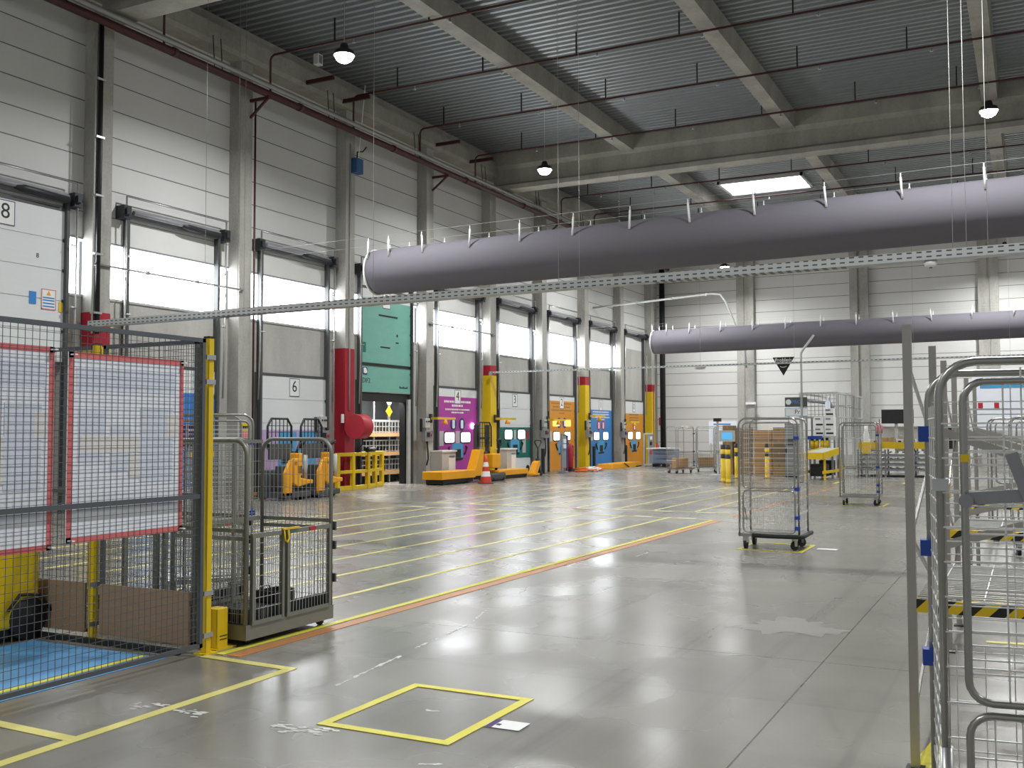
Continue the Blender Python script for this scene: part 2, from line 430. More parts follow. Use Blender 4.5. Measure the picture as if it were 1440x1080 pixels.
# columns of the dock wall, some with painted bands
def band(mats, zs, col, x0, x1):
    for (m, a, b) in zs:
        MB().box(x0-.006, CY-.006, a, x1+.006, YW, b).build('painted_band', m, col)
for k in range(1, 10):
    x1 = CX[k]; x0 = x1-CW
    top = 10.12 if k in (1, 5, 9) else 10.62
    c = MB().box(x0, CY, 0, x1, YW, top).build('concrete_column', 'concrete'); struct(c, 'grey concrete column of the dock wall')
    if k == 1: band(0, [('red', 3.35, 4.05), ('yellow', 0, 3.35)], c, x0, x1); c['label'] = 'concrete column painted yellow and red between docks 8 and 7'
    if k == 3: band(0, [('red', 0, 3.92)], c, x0, x1); c['label'] = 'concrete column with its foot painted all dark red'
    if k in (5, 7, 9):
        band(0, [('red', 3.57, 3.93), ('yellow', 0, 3.57)], c, x0, x1); c['label'] = 'concrete column painted yellow with a red top band'
    if k == 9: MB().box(x0+.17, CY-.02, 0, x0+.27, CY, 3.9).build('red_stripe', 'red', c)

# ---------------------------------------------------------------- dock doors
def bars(mb, Y, rows, cx, m=0):
    for z, w, h in rows: mb.box(cx-w/2, Y-.004, z-h/2, cx+w/2, Y, z+h/2)
    return mb
def dock(n):
    dc = DOORC[n]; raised = {5: 2.76, 8: 3.0}.get(n, 0)
    hw = 1.34; Yf = YW-.06
    d = sthing('door_%d' % n, {
        8: 'raised white sectional dock door numbered 8', 7: 'white and blue dock door behind the mesh fence', 6: 'white sectional dock door numbered 6 with lilac base',
        5: 'raised dock door in mint green over the open bay', 4: 'magenta dock door numbered 4', 3: 'white dock door numbered 3 with green lower half',
        2: 'orange dock door numbered 2', 1: 'blue dock door numbered 1', 0: 'orange dock door nearest the back corner'}[n], (dc, Yf, raised))
    H = 3.05
    # leaf in four sections with joints
    mb = MB()
    for i in range(5): mb.box(-hw, 0, .01+i*H/5, hw, .05, (i+1)*H/5-.008)
    mb.box(-hw, .012, 0, hw, .045, H)
    mb.build('door_leaf', 'doorwhite', d)
    mb = MB()
    mb.box(-hw, -.01, H-.02, hw, .05, H+.05)
    for i in range(1, 5):
        for sx in (-1, 1): mb.box(sx*(hw-.03)-.025, -.02, i*H/5-.03, sx*(hw-.03)+.025, 0, i*H/5+.03)
    mb.build('hinge_set', 'darkgrey', d)
    num = {8: '8', 7: '7', 6: '6', 5: '5', 4: '4', 3: '3', 2: '2', 1: '1', 0: '0'}[n]
    pl = MB().box(-.2, -.012, H-.52, .2, 0, H-.05).build('number_plate', ['white'], d)
    mb = MB()
    for q in ((-.2, H-.52, .2, H-.505), (-.2, H-.065, .2, H-.05), (-.2, H-.52, -.188, H-.05), (.188, H-.52, .2, H-.05)): mb.box(q[0], -.015, q[1], q[2], -.011, q[3])
    mb.build('plate_border', 'navy', pl)
    text_mb(num, .42, on_left(0, H-.27, -.013)).build('numeral', 'ink', pl)
    def vin(m, z0, z1, x0=-hw+.01, x1=hw-.01, y=-.006): return MB().box(x0, y, z0, x1, y+.005, z1).build('colour_film', m, d)
    def panes(z, w=.28, h=.33, xs=(-.55, .52)):
        for x in xs:
            f = MB().rrect('Y', -.014, .014, x-w-.04, z-h/2-.04, x+w+.04, z+h/2+.04, .1).build('window_frame', 'dark', d)
            MB().rrect('Y', -.024, .01, x-w, z-h/2, x+w, z+h/2, .07).build('window_pane', 'doorpane', f)
    def control(z=.95, x=.0):
        g = MB().box(x-.36, -.012, z-.28, x+.36, -.006, z+.26).build('pictogram', 'cyan', d)
        m2 = MB(); m2.box(x-.16, -.02, z-.22, x+.2, -.012, z+.06); m2.bar((x-.3, -.016, z-.28), (x+.34, -.016, z-.26), .01, .07)
        m2.build('truck_symbol', 'ink', g)
        for sx in (-1, 1): MB().tube([(x+sx*.42, -.02, z-.12), (x+sx*.56, -.03, z+.02), (x+sx*.62, -.03, z+.12), (x+sx*.52, -.03, z+.16)], .025, 6).build('pull_strap', 'dark', d)
    def ovals(z, m='navy', inner='paper', xs=(-.28, .28), rx=.2, rz=.21):
        for x in xs:
            o = MB().disc((x, -.01, z), rx, 'Y', .008, 24, rz).build('oval_badge', m, d)
            i = MB(); i.rrect('Y', -.017, .006, x-.08, z-.14, x+.08, z+.14, .04); i.build('badge_symbol', inner, o)
    def lines(m, rows): 
        b = MB()
        for z, w, h in rows:
            xx = -w/2
            while xx < w/2:
                ww = random.uniform(.04, .12); b.box(xx, -.011, z-h/2, min(w/2, xx+ww), -.006, z+h/2); xx += ww+.03
        b.build('printed_lines', m, d)
    if n == 7:
        vin('bluev', .3, 2.5)
        text_mb('7', .2, on_left(-.9, 1.98, -.008)).build('printed_lines', 'white', d)
    if n == 6:
        vin('lilac', .02, 1.66)
        for x in (-.25, .55): MB().box(x-.35, -.012, .75, x+.35, -.006, 1.62).build('pictogram', 'cyan', d)
        MB().box(-.5, -.03, .8, .1, -.012, 1.1).build('door_bumper', 'dark', d)
    if n == 8:
        text_mb('8', .13, on_left(.72, 2.05, -.004)).build('small_numeral', 'ink', d)
        wn = MB().box(.86, -.012, .94, 1.05, -.004, 1.2)
        s = MB().box(.82, -.012, 1.02, 1.14, -.004, 1.42).build('warning_sheet', 'white', d)
        b = MB()
        for q in ((.82, 1.02, 1.14, 1.035), (.82, 1.405, 1.14, 1.42), (.82, 1.02, .832, 1.42), (1.128, 1.02, 1.14, 1.42)): b.box(q[0], -.016, q[1], q[2], -.011, q[3])
        b.build('sheet_border', 'border', s)
        b = MB().prism([(.93, 1.3), (1.03, 1.3), (.98, 1.39)], 'Y', -.017, -.011); b.build('warning_triangle', 'amber', s)
        b = MB()
        for z in (1.08, 1.14, 1.2, 1.25): b.box(.85, -.016, z-.012, 1.11, -.011, z+.012)
        b.build('printed_lines', 'bluev', s)
        MB().box(.55, -.012, 1.1, .7, -.004, 1.34).build('blue_label', 'bluev', d)
        MB().box(1.22, -.012, 1.0, 1.3, -.004, 1.2).build('yellow_label', 'yellow', d)
    if n == 5:
        vin('mint', .02, 2.75)
        m2 = MB(); m2.box(-hw, -.03, .78, hw, -.006, .86); m2.box(-.3, -.012, 1.34, .2, -.007, 1.38); m2.box(-.4, -.012, 2.28, .6, -.007, 2.33); m2.box(.55, -.012, 1.72, .62, -.007, 1.8); m2.box(.5, -.012, 1.52, .66, -.007, 1.56)
        m2.build('black_edge', 'ink', d)
        MB().box(-1.2, -.01, 1.15, -1.05, -.006, 1.45).build('green_scuff', 'teal', d)
        # crest sign with letters
        e = MB().rrect('Y', -.011, .008, -1.2, .5, -.98, .72, .04).build('crest_badge', 'navy', d)
        e2 = MB(); e2.disc((-1.09, -.018, .62), .07, 'Y', .006, 16, .085); e2.box(-1.17, -.02, .55, -1.12, -.014, .7); e2.box(-1.06, -.02, .55, -1.0, -.014, .62); e2.build('crest_figure', 'white', e)
        text_mb('DIF2', .2, on_left(-1.02, .33, -.008)).build('lettering', 'ink', d)
        b = MB()
        for i in range(7): b.box(.72+i*.065, -.012, .16, .765+i*.065, -.007, .2+.03*(i % 3 == 0))
        b.build('printed_lines', 'ink', d)
    if n == 4:
        vin('magenta', .02, 2.76)
        lines('white', [(2.6, 1.75, .07), (2.47, .75, .07), (2.34, 1.6, .05), (2.24, .8, .05)])
        ovals(1.85); panes(1.41, .3); control(.95)
        for x in (-1.05, 0.0): MB().box(x-.13, -.012, 1.13 if x < -.5 else 1.2, x+.13, -.007, 1.62).build('printed_sheet', 'lightgrey', d)
        MB().disc((.98, -.03, 1.8), .1, 'Y', .04, 16).build('signal_lamp', 'pinkglow', d)
    if n == 3:
        vin('teal', .62, 1.76); panes(1.49); control(1.05)
        MB().box(.62, -.012, .8, .9, -.007, 1.36).build('printed_sheet', 'lightgrey', d)
        MB().box(1.0, -.012, 1.3, 1.2, -.007, 1.66).build('printed_sheet', 'redbright', d)
        MB().box(-.09, -.012, 1.3, .09, -.007, 1.66).build('printed_sheet', 'lightgrey', d)
        MB().disc((1.05, -.02, .2), .13, 'Y', .02, 12).build('rubber_stop', 'black', d)
    if n == 2:
        vin('orangev', .02, 2.84)
        lines('card2', [(2.74, 2.0, .05), (2.6, 1.7, .05), (2.46, 2.0, .05), (2.34, .5, .04)])
        for x in (-.62, .62): MB().rrect('Y', -.012, .008, x-.28, 1.8, x+.28, 2.08, .06).build('amber_window', 'amberglow', d)
        ovals(1.95); panes(1.41); control(.97)
        MB().box(-1.2, -.012, 1.2, -.95, -.007, 1.6).build('printed_sheet', 'lightgrey', d)
    if n == 1:
        vin('bluev', .02, 2.55)
        lines('paperblue', [(2.46, 1.9, .06), (2.35, 1.9, .06), (2.22, 2.1, .05), (2.13, .9, .05)])
        ovals(1.86, 'redbright', 'paperblue', (-.26, .26)); panes(1.39); control(.92)
        MB().box(-1.2, -.012, 1.2, -.95, -.007, 1.6).build('printed_sheet', 'lightgrey', d)
    if n == 0:
        vin('orangev', .02, 2.45)
        lines('card2', [(2.4, 1.3, .05), (2.25, 1.2, .05), (2.12, 1.3, .05)])
        ovals(1.82, 'redbright', 'paper', (.05,), .2, .21); panes(1.39); control(.92)
    return d
for n in range(8, -1, -1):
    d = dock(n)
    # guide rails, spring barrel and its cranked tube in front of the wall
    dc = DOORC[n]
    mech = sthing('door_track', {0: 'steel door guides beside the orange corner door'}.get(n, 'steel door guides and spring barrel of dock %d' % n), (dc, YW, 0))
    for sx in (-1, 1):
        g = MB(); g.box(sx*1.36-.035, -.14, 0, sx*1.36+.035, 0, 6.3); g.box(sx*1.44-.03, -.05, 0, sx*1.44+.03, 0, 3.1); g.build('guide_rail', 'darkgrey', mech)
        g = MB()
        g.tube([(sx*1.5, -.16, 2.4), (sx*1.5, -.2, 3.6), (sx*1.5, -.22, 6.62)], .022, 6)
        g.tube([(sx*1.5, -.22, 4.1), (sx*1.36, -.22, 4.1)], .018, 6); g.tube([(sx*1.5, -.22, 5.35), (sx*1.36, -.22, 5.35)], .018, 6)
        g.build('rail_tube', 'steel', mech)
        g = MB(); g.box(sx*1.5-.1, -.26, 6.14, sx*1.5+.1, 0, 6.42); g.box(sx*1.5-.07, -.32, 6.22, sx*1.5+.03, -.26, 6.36); g.build('bearing_box', 'dark', mech)
    g = MB(); g.tube([(-1.3, -.2, 6.3), (1.3, -.2, 6.3)], .05, 10); g.box(-1.4, -.1, 6.2, 1.4, 0, 6.42); g.build('shaft', 'grey', mech)
    g = MB(); g.tube([(.1, -.2, 6.28), (.3, -.2, 6.27), (1.3, -.2, 6.25)], [.05, .075, .075], 10); g.build('spring', 'dark', mech)
    g = MB(); g.tube([(-1.5, -.22, 6.62), (1.5, -.22, 6.62)], .015, 6); g.build('cross_tube', 'steel', mech)

# room behind open docks 5 and 8
xd = DOORC[8]
mb = MB(); mb.box(xd-1.9, YW+T, 0, xd-1.8, YW+2.5, 3.3); mb.box(xd+1.8, YW+T, 0, xd+1.9, YW+2.5, 3.3); mb.box(xd-1.9, YW+2.4, 0, xd+1.9, YW+2.5, 3.3); mb.box(xd-1.9, YW+T, 3.2, xd+1.9, YW+2.5, 3.3)
struct(mb.build('wall_dock_lobby', 'darkgrey'))
xd = DOORC[5]
mb = MB(); mb.box(xd-1.9, YW+T, 0, xd-1.8, YW+2.5, 3.3); mb.box(xd+3.6, YW+T, 0, xd+3.7, YW+2.5, 3.3); mb.box(xd-1.9, YW+2.4, 0, xd+3.7, YW+2.5, 3.3); mb.box(xd-1.9, YW+T, 3.2, xd+3.7, YW+2.5, 3.3)
struct(mb.build('wall_dock_lobby', 'darkgrey'))
mb = MB(); mb.box(xd-1.36, YW-.02, 2.5, xd+1.36, YW+.1, 2.8); mb.box(xd+1.12, YW-.0, 0, xd+1.36, YW+.2, 2.5); mb.box(xd-1.36, YW, 0, xd-1.2, YW+.2, 2.5)
struct(mb.build('dock_seal', 'black'), 'black rubber dock seal round the open bay')
mb = MB(); mb.box(xd+1.16, YW-.1, 0, xd+1.3, YW-.03, 2.6)
struct(mb.build('trim_5', 'lightgrey'), 'pale upright post beside the open dock bay')

# skylight
sk = MB().box(39.05, 7.65, 11.34, 41.15, 10.75, 11.36).build('window_9', 'skylight'); struct(sk, 'bright rectangular roof skylight')
mb = MB(); mb.box(38.95, 7.55, 11.3, 39.05, 10.85, 11.42); mb.box(41.15, 7.55, 11.3, 41.25, 10.85, 11.42); mb.box(38.95, 7.55, 11.3, 41.25, 7.65, 11.42); mb.box(38.95, 10.75, 11.3, 41.25, 10.85, 11.42)
mb.build('curb', 'lightgrey', sk)

# ================================================================ FLOOR MARKINGS (painted on: children of the floor)
for i, yy in enumerate((12.13, 11.28, 10.4, 9.55, 8.67, 7.8, 6.92, 6.03)):
    floor_strip('lane_line', 'tape_pale', 7.4 - .2*i if i > 3 else 8.2, yy, 18.2, yy, .065)
for yy in (12.1, 11.2, 10.33, 9.45, 8.57, 7.7, 6.85, 6.0):
    floor_strip('lane_line', 'tape_pale', 19.7, yy, 28.8, yy, .06)
floor_strip('lane_line', 'tape_pale', 18.0, 5.12, 18.45, 12.2, .06, .0028)
floor_strip('lane_line', 'tape_pale', 19.55, 5.12, 19.8, 12.15, .06, .0028)
for i in range(8):
    y0 = 5.5+.87*i
    MB().bar((18.12+.06*i, y0, .0045), (18.13+.06*i, y0+.36, .0045), .12, .002).build('floor_label', 'whiteline', fl)
    MB().bar((19.45+.03*i, y0+.02, .0045), (19.46+.03*i, y0+.4, .0045), .12, .002).build('floor_label', 'whiteline', fl)
floor_strip('orange_line', 'orange_line', 5.62, 5.12, 17.9, 5.02, .12, .0025)
floor_strip('orange_line', 'orange_line', 18.9, 5.02, 30, 5.02, .07, .0025)
floor_strip('yellow_edge_line', 'tape', 5.62, 5.25, 17.9, 5.14, .075, .0035)
# tape lines in the foreground left
floor_strip('yellow_tape_line', 'tape_pale', 2.6, 4.47, 5.5, 4.50, .075)
floor_strip('yellow_tape_line', 'tape_pale', 5.49, 4.47, 5.53, 5.32, .075, .003)
floor_strip('yellow_tape_line', 'tape_pale', 3.74, 4.47, 3.76, 5.35, .075, .003)
def tape_square(x0, y0, x1, y1, w, m='tape'):
    b = MB()
    b.bar((x0-w/2, y0, .003), (x1+w/2, y0, .003), w, .003); b.bar((x0-w/2, y1, .003), (x1+w/2, y1, .003), w, .003)
    b.bar((x0, y0, .0035), (x0, y1, .0035), w, .003); b.bar((x1, y0, .0035), (x1, y1, .0035), w, .003)
    return b.build('tape_square', m, fl)
tape_square(4.56, 2.72, 5.50, 3.50, .06)
tape_square(13.7, 2.76, 14.6, 3.58, .06)
tape_square(22.7, 2.85, 23.6, 3.72, .06)
floor_strip('yellow_tape_line', 'tape', 31.9, 5.4, 33.5, 5.4, .1); floor_strip('yellow_tape_line', 'tape_pale', 32.6, 3.5, 34.4, 3.5, .1)
floor_strip('yellow_tape_line', 'tape', 4.4, .61, 5.75, .45, .09)
floor_strip('yellow_tape_line', 'tape_pale', 8.55, .35, 8.9, -3.0, .07)
# blue floor zone inside the mesh enclosure
MB().box(1.6, 5.5, .001, 5.36, 6.9, .004).build('blue_zone', 'bluefloor', fl)
floor_strip('yellow_zone_line', 'tape', 1.6, 5.70, 5.33, 5.70, .06, .0055); floor_strip('yellow_zone_line', 'tape', 1.6, 6.9, 5.0, 6.9, .07, .0055)
# worn white paint marks
def flecks(cx, cy, w, d, n, rz=0., name='white_scrape', big=1., m='whiteline'):
    b = MB()
    for i in range(n):
        u, v = random.uniform(-w, w), random.gauss(0, d*.4); x = cx+u*cos(rz)-v*sin(rz); y = cy+u*sin(rz)+v*cos(rz)
        k = len(b.v); nn = random.randint(5, 8); a0 = random.random()*6
        rx, ry = big*random.uniform(.01, .05), big*random.uniform(.004, .018)
        for j in range(nn):
            a = a0+2*pi*j/nn; q = random.uniform(.6, 1.2)
            p, s = rx*q*cos(a), ry*q*sin(a)
            b.v.append((x+p*cos(rz)-s*sin(rz), y+p*sin(rz)+s*cos(rz), .0015+i*.00003))
        b.face(range(k, k+nn))
    b.build(name, m, fl)
flecks(4.40, 4.49, .26, .1, 40, -1.48, big=1.0); flecks(4.43, 3.53, .2, .09, 34, -1.4, big=1.0)
flecks(5.05, 3.12, .03, .02, 4, -1.2); flecks(4.25, 2.62, .06, .03, 5, -1)
flecks(5.7, 4.0, .45, .015, 30, .12); flecks(6.9, 4.15, .5, .012, 26, .1); flecks(7.9, 4.35, .35, .012, 18, .3)
flecks(9.2, 4.6, .3, .02, 12, .2); flecks(12.6, 4.55, .25, .02, 10, 0)
M['stain'] = mat('pale_floor_stain', '#8a8882', .3, 0, .1, 5)
b = MB(); pts = []
for i in range(60):
    a = 2*pi*i/60; q = 1+.22*sin(3*a+1)+.16*sin(7*a)+.1*sin(13*a+2)+random.uniform(-.06, .06); pts.append((8.5+.34*q*cos(a), 1.8+.36*q*sin(a), .0012))
b.v = pts; b.face(range(60)); b.build('pale_stain', 'stain', fl)

lab = MB().box(-.075, -.105, 0, .075, .105, .002).build('floor_label_sheet', 'white', None, loc=(4.98, 2.585, .0035)); lab.rotation_euler = (0, 0, .03)
tag(lab, 'white paper label stuck on the floor beside the near yellow square', 'label')
MB().box(-.075, .06, .002, .075, .1, .003).build('purple_header', 'purple', lab)
MB().box(-.03, .03, .002, .0, .055, .003).build('printed_lines', 'ink', lab)
lab2 = MB().box(-.08, -.13, 0, .08, .13, .002).build('floor_label_sheet', 'white', None, loc=(14.2, 2.5, .003))
tag(lab2, 'white paper label on the floor right of the nearer free-standing roll cage', 'label')

# ================================================================ ROOF SERVICES
ORD = iter(('nearest the camera', 'second from the camera', 'third from the camera', 'fourth from the camera', 'last before the deep beam', 'first beyond the deep beam', 'second beyond the deep beam', 'third beyond the deep beam', 'farthest of all'))
def pipe_run(X, first):
    # branch pipe across the hall with its riser, roof stubs and sprinkler heads
    t = thing('sprinkler_pipe', 'dark red sprinkler branch pipe under the roof, ' + next(ORD), 'pipe', (X, 0, 0), 0, 'sprinkler branch pipes')
    z = 10.84
    MB().tube([(0, 16.44, 9.93), (0, 16.44, z-.12), (0, 16.40, z-.04), (0, 16.32, z), (0, -12.5, z)], .028, 8).build('pipe', 'pipe', t)
    y = 15.6-first
    while y > -2:
        MB().rod((0, y, z+.03), (0, y, 11.41), .022, 4).build('pipe_hanger', 'ink', t)
        yy = y-.55; s = MB(); s.lathe([(.018, 0), (.018, -.08), (.04, -.085), (.04, -.1), (0, -.1)], (0, yy, z-.03), 8); s.build('sprinkler_head', 'steel', t)
        y -= 2.62
for i, X in enumerate((15.72, 19.15, 22.58, 26.0, 29.45, 36.45, 39.85, 43.2, 46.6)): pipe_run(X, (.2, 1.1, .6, 0, .9, .3, .8, .1, .5, 1.2)[i])

t = thing('main_sprinkler_pipe', 'long dark red main pipe running along the dock wall', 'pipe', (0, 16.38, 9.84))
MB().tube([(4, 0, 0), (49.5, 0, 0)], .085, 12).build('pipe', 'pipe', t)
for k in range(1, 9):
    x = CX[k]-.2
    for dx in (1.6, 1.35): MB().rod((x-dx, .06, .06), (x-dx, .12, .85), .012, 4).build('drop_rod', 'dark', t)
    MB().tube([(x+1.3, 0, 0), (x+1.42, 0, 0)], .105, 12).build('coupling', 'pipe', t)
g = MB().tube([(4, 16.29, 9.995), (49.5, 16.29, 9.995)], .065, 10).build('conduit_pipe', 'pipegrey'); tag(g, 'light grey conduit lying on top of the red main pipe', 'pipe')
for i, (x, lab_) in enumerate(((10.4, 'dark steel pipe bracket highest on the wall, at far left'), (18.9, 'dark steel pipe bracket on the column left of dock 6'), (27.4, 'dark triangular pipe bracket on the column left of dock 4'), (35.9, 'dark pipe bracket on the column left of dock 2'))):
    b = MB(); b.bar((x+.06, 16.9, 9.72), (x+.06, 16.3, 9.72), .06, .07); b.bar((x+.06, 16.9, 9.3), (x+.06, 16.36, 9.7), .05, .05)
    tag(b.build('pipe_bracket', 'pipe'), lab_, 'bracket')
for i, (x, zz) in enumerate(((20.9, 10.75), (22.5, 10.72), (27.4, 10.74), (29.6, 10.72))):
    b = MB(); b.bar((x, 16.75, zz), (x, 15.85, zz), .07, .1)
    tag(b.build('steel_bracket', 'pipe'), ('dark red steel arm sticking out of the eave beam nearest the camera', 'dark red steel arm just left of the dark blue alarm box, above door 5', 'dark red steel arm above the column left of door 4', 'dark red steel arm nearest the deep roof beam')[i], 'bracket')
t = thing('pipe_alarm_box', 'small dark blue box hung under the red pipe on the column by door 5', 'box', (23.25, 16.795, 9.1))
MB().box(-.16, -.1, -.22, .16, .1, .2).build('housing', 'bluebox', t, bevel=.01)
MB().tube([(0, 0, .2), (0, 0, .4), (.2, -.05, .45), (.3, -.1, .6)], .02, 6).build('cable', 'dark', t)
t = thing('junction_box', 'small white junction box under the roof edge at upper left', 'box', (20.7, 16.2, 11.2))
MB().box(-.1, -.08, -.14, .1, .08, .14).build('housing', 'white', t, bevel=.01)
MB().box(-.06, -.09, -.1, .06, -.08, .1).build('cover', 'grey', t)
MB().box(-.02, -.02, .14, .02, .02, .22).build('stem', 'grey', t)
bx = [o for o in bpy.data.objects if o.name.startswith('pipe_alarm_box')][0]
MB().rod((-.05, -.3, 2.25), (-.02, -.06, .2), .012, 5).build('hoist_rope', 'pinwhite', bx)
# rain pipe on the first column
t = thing('downpipe', 'black vertical pipe on the first column left of dock 7', 'pipe', (14.42, 16.83, 0))
MB().tube([(0, 0, 3.6), (0, 0, 10.3)], .05, 8).build('pipe', 'ink', t)
MB().tube([(-.11, .02, 3.6), (-.11, .02, 9.8)], .02, 6).build('conduit', 'lightgrey', t)
for z in (4.0, 5.2, 6.4, 7.6, 8.8): MB().box(-.13, -.06, z, .07, .06, z+.04).build('clamp', 'steel', t)
t = thing('downpipe', 'black vertical pipe in the corner by the back wall', 'pipe', (49.6, 16.75, 0)); MB().tube([(0, 0, 0), (0, 0, 11)], .14, 8).build('pipe', 'ink', t)
t = thing('conduit_pipe', 'thin pale vertical conduit on the dark red column', 'pipe', (23.05, 16.87, 0)); MB().tube([(0, .012, 2.2), (0, .012, 9.7)], .022, 6).build('pipe', 'lightgrey', t)
t = thing('conduit_pipe', 'thin dark red vertical pipe on the column left of dock 6', 'pipe', (19.1, 16.86, 0)); MB().tube([(0, 0, .3), (0, 0, 9.8)], .025, 6).build('pipe', 'pipe', t)

for xa, xb, lab_ in ((14.3, 18.72, 'thin grey rail crossing the bright window above dock 7'), (27.2, 31.6, 'slim grey pipe across the window over magenta door 4')):
    t = thing('conduit_rail', lab_, 'rail', (xa, 16.86, 5.02)); MB().tube([(0, 0, 0), (xb-xa, 0, 0)], .022, 8).build('tube', 'pipegrey', t)
    for q in (.12, (xb-xa)*.33, (xb-xa)*.66, xb-xa-.12): MB().box(q-.03, -.03, -.04, q+.03, .04, .04).build('clip', 'grey', t)
t = thing('wall_notice', 'small yellow and pink notice on the column left of dock 6', 'sign', (18.86, 16.885, 1.62)); MB().box(-.13, -.01, 0, .13, .01, .2).build('yellow_sheet', 'yellow', t); MB().box(-.13, -.01, -.16, .13, .01, 0).build('pink_sheet', 'border', t); MB().box(-.09, -.014, .07, .09, -.01, .13).build('printed_lines', 'ink', t)
# high-bay lamps
def lamp(x, y, lab_, grp=None):
    LAMP_Z = 9.5 if x < 45 else 9.2
    t = thing('high_bay_lamp', lab_, 'lamp', (x, y, LAMP_Z), 0, grp)
    MB().lathe([(0, .26), (.07, .26), (.09, .2), (.1, .14), (.2, .1), (.235, 0), (.225, 0), (.19, .04), (0, .05)], seg=24).build('housing', 'dark', t)
    MB().lathe([(0, -.15), (.09, -.135), (.16, -.09), (.2, -.02), (.205, .03), (0, .04)], seg=20).build('glowing_lens', 'lampglow', t)
    MB().rod((0, 0, .26), (0, 0, ZR-LAMP_Z-.01), .008, 4).build('cable', 'steel', t)
    L = bpy.data.lights.new('high_bay_light', 'AREA'); L.shape = 'DISK'; L.size = .4; L.energy = LAMP_W; L.color = (.97, .985, 1.0); L.spread = radians(160)
    o = bpy.data.objects.new('high_bay_light', L); COL.objects.link(o); o.parent = t; o.location = (0, 0, -.17)
lamp(17.1, 12.7, 'bright high-bay lamp nearest the camera, top left of the hall')
lamp(27.5, 12.95, 'bright high-bay lamp in front of the deep roof beam near the dock wall')
lamp(46.2, 12.55, 'far high-bay lamp seen just below the near grey air duct')
lamp(27.5, .78, 'bright high-bay lamp at the right edge in front of the roof beam')
lamp(46.9, .86, 'far high-bay lamp at the right edge above the perforated tray')
for x, y in ((37.6, 13.0), (37.7, .85), (17.1, .8), (7.0, 12.8), (7.0, .8), (-3, 6.5), (17.1, -9), (37.7, -9), (7, -9)):
    lamp(x, y, 'high-bay lamp hanging in the rows out of sight from the entrance', 'high-bay lamps out of view')

# air ducts
def duct(X, z0, slope, R, y1, y0, lab_, ys):
    t = thing('textile_air_duct', lab_, 'air duct', (X, 0, z0))
    zz = lambda y: (y1-y)*slope
    prof = MB(); pts = []; rad = []
    for yy, rr in ((y1+.12, R*.55), (y1+.09, R*.8), (y1, R*.97), (y1-.25, R)): pts.append((0, yy, zz(yy))); rad.append(rr)
    n = 24
    for i in range(1, n+1):
        yy = y1-.25-(y1-.25-y0)*i/n; pts.append((0, yy, zz(yy))); rad.append(R*(1+.006*random.uniform(-1, 1)))
    prof.tube(pts, rad, 48); prof.build('fabric_tube', 'duct', t)
    MB().tube([(R*.985*cos(a), y1+.02, R*.985*sin(a)) for a in [2*pi*i/40 for i in range(40)]], .022, 6, closed=True).build('end_hoop', 'white', t)
    cb = MB()
    for sx in (-1, 1): cb.rod((sx*R*.86, 17.2, R+.2), (sx*R*.86, y0, R+.2+zz(y0)), .004, 4)
    cb.build('suspension_cable', 'steel', t)
    for yy in ys:
        if yy < y0: continue
        for sx in (-1, 1):
            h = MB(); x = sx*R*.86; zb = R*.5 + zz(yy); tilt = random.uniform(-.04, .04)
            h.tube([(x*1.02, yy, zb), (x, yy+tilt, R+.13+zz(yy))], .022, 6); h.tube([(x, yy+tilt, R+.12+zz(yy)), (x, yy+tilt, R+.21+zz(yy))], .012, 5)
            h.build('hanger_pin', 'pinwhite', t)
    return t
YS = [13.8, 13.21, 12.28, 11.06, 9.8, 8.56, 7.28, 6.0, 4.7, 3.35, 2.01, .64, -.7, -2.0]
duct(20.0, 5.40, .0125, .535, 13.85, -9, 'large grey fabric air duct nearest the camera', YS)
duct(40.0, 5.27, .006, .495, 13.85, -9, 'grey fabric air duct farther back, behind the steel post', [13.8, 13.19, 12.24, 10.96, 9.67, 8.4, 7.08, 5.78, 4.47, 3.16, 1.84, .49, -.8])

# perforated cable trays
def perforated():
    m, t = newmat('perforated_zinc')
    tc = t.n('ShaderNodeTexCoord'); sp = t.n('ShaderNodeSeparateXYZ'); t.l(tc.outputs['Object'], sp.inputs[0])
    fy = math_n(t, 'FRACT', math_n(t, 'DIVIDE', sp.outputs['Y'], .12)); fz = math_n(t, 'FRACT', math_n(t, 'DIVIDE', sp.outputs['Z'], .06))
    k = math_n(t, 'MULTIPLY', math_n(t, 'LESS_THAN', math_n(t, 'ABSOLUTE', math_n(t, 'SUBTRACT', fy, .5)), .27), math_n(t, 'LESS_THAN', math_n(t, 'ABSOLUTE', math_n(t, 'SUBTRACT', fz, .5)), .16))
    mx = t.n('ShaderNodeMix', _data_type='RGBA'); t.l(k, mx.inputs[0]); mx.inputs[6].default_value = lin('#b4b7b5'); mx.inputs[7].default_value = lin('#4c4d4c')
    t.l(mx.outputs[2], t.b.inputs['Base Color']); t.b.inputs['Roughness'].default_value = .42; t.b.inputs['Metallic'].default_value = .5
    return m
M['perf'] = perforated()
def tray(X, z, h, w, y1, y0, lab_, wires, slope=0.):
    t = thing('cable_tray', lab_, 'cable tray', (X, 0, z))
    b = MB(); q = lambda y: (y1-y)*slope
    for sx in (-1, 1): b.bar((sx*w/2, y1, h/2), (sx*w/2, y0, h/2+q(y0)), .004, h)
    b.bar((0, y1, 0), (0, y0, q(y0)), w, .004)
    b.build('perforated_channel', 'perf', t)
    for yy in wires:
        MB().rod((0, yy, h*.5+q(yy)), (0, yy, ZR-z-.02), .0042, 4).build('suspension_wire', 'zinc', t)
    b = MB(); b.bar((0, y1, -.03), (0, y1-.12, -.03), w+.05, .1); b.build('wall_bracket', 'grey', t)
    return t
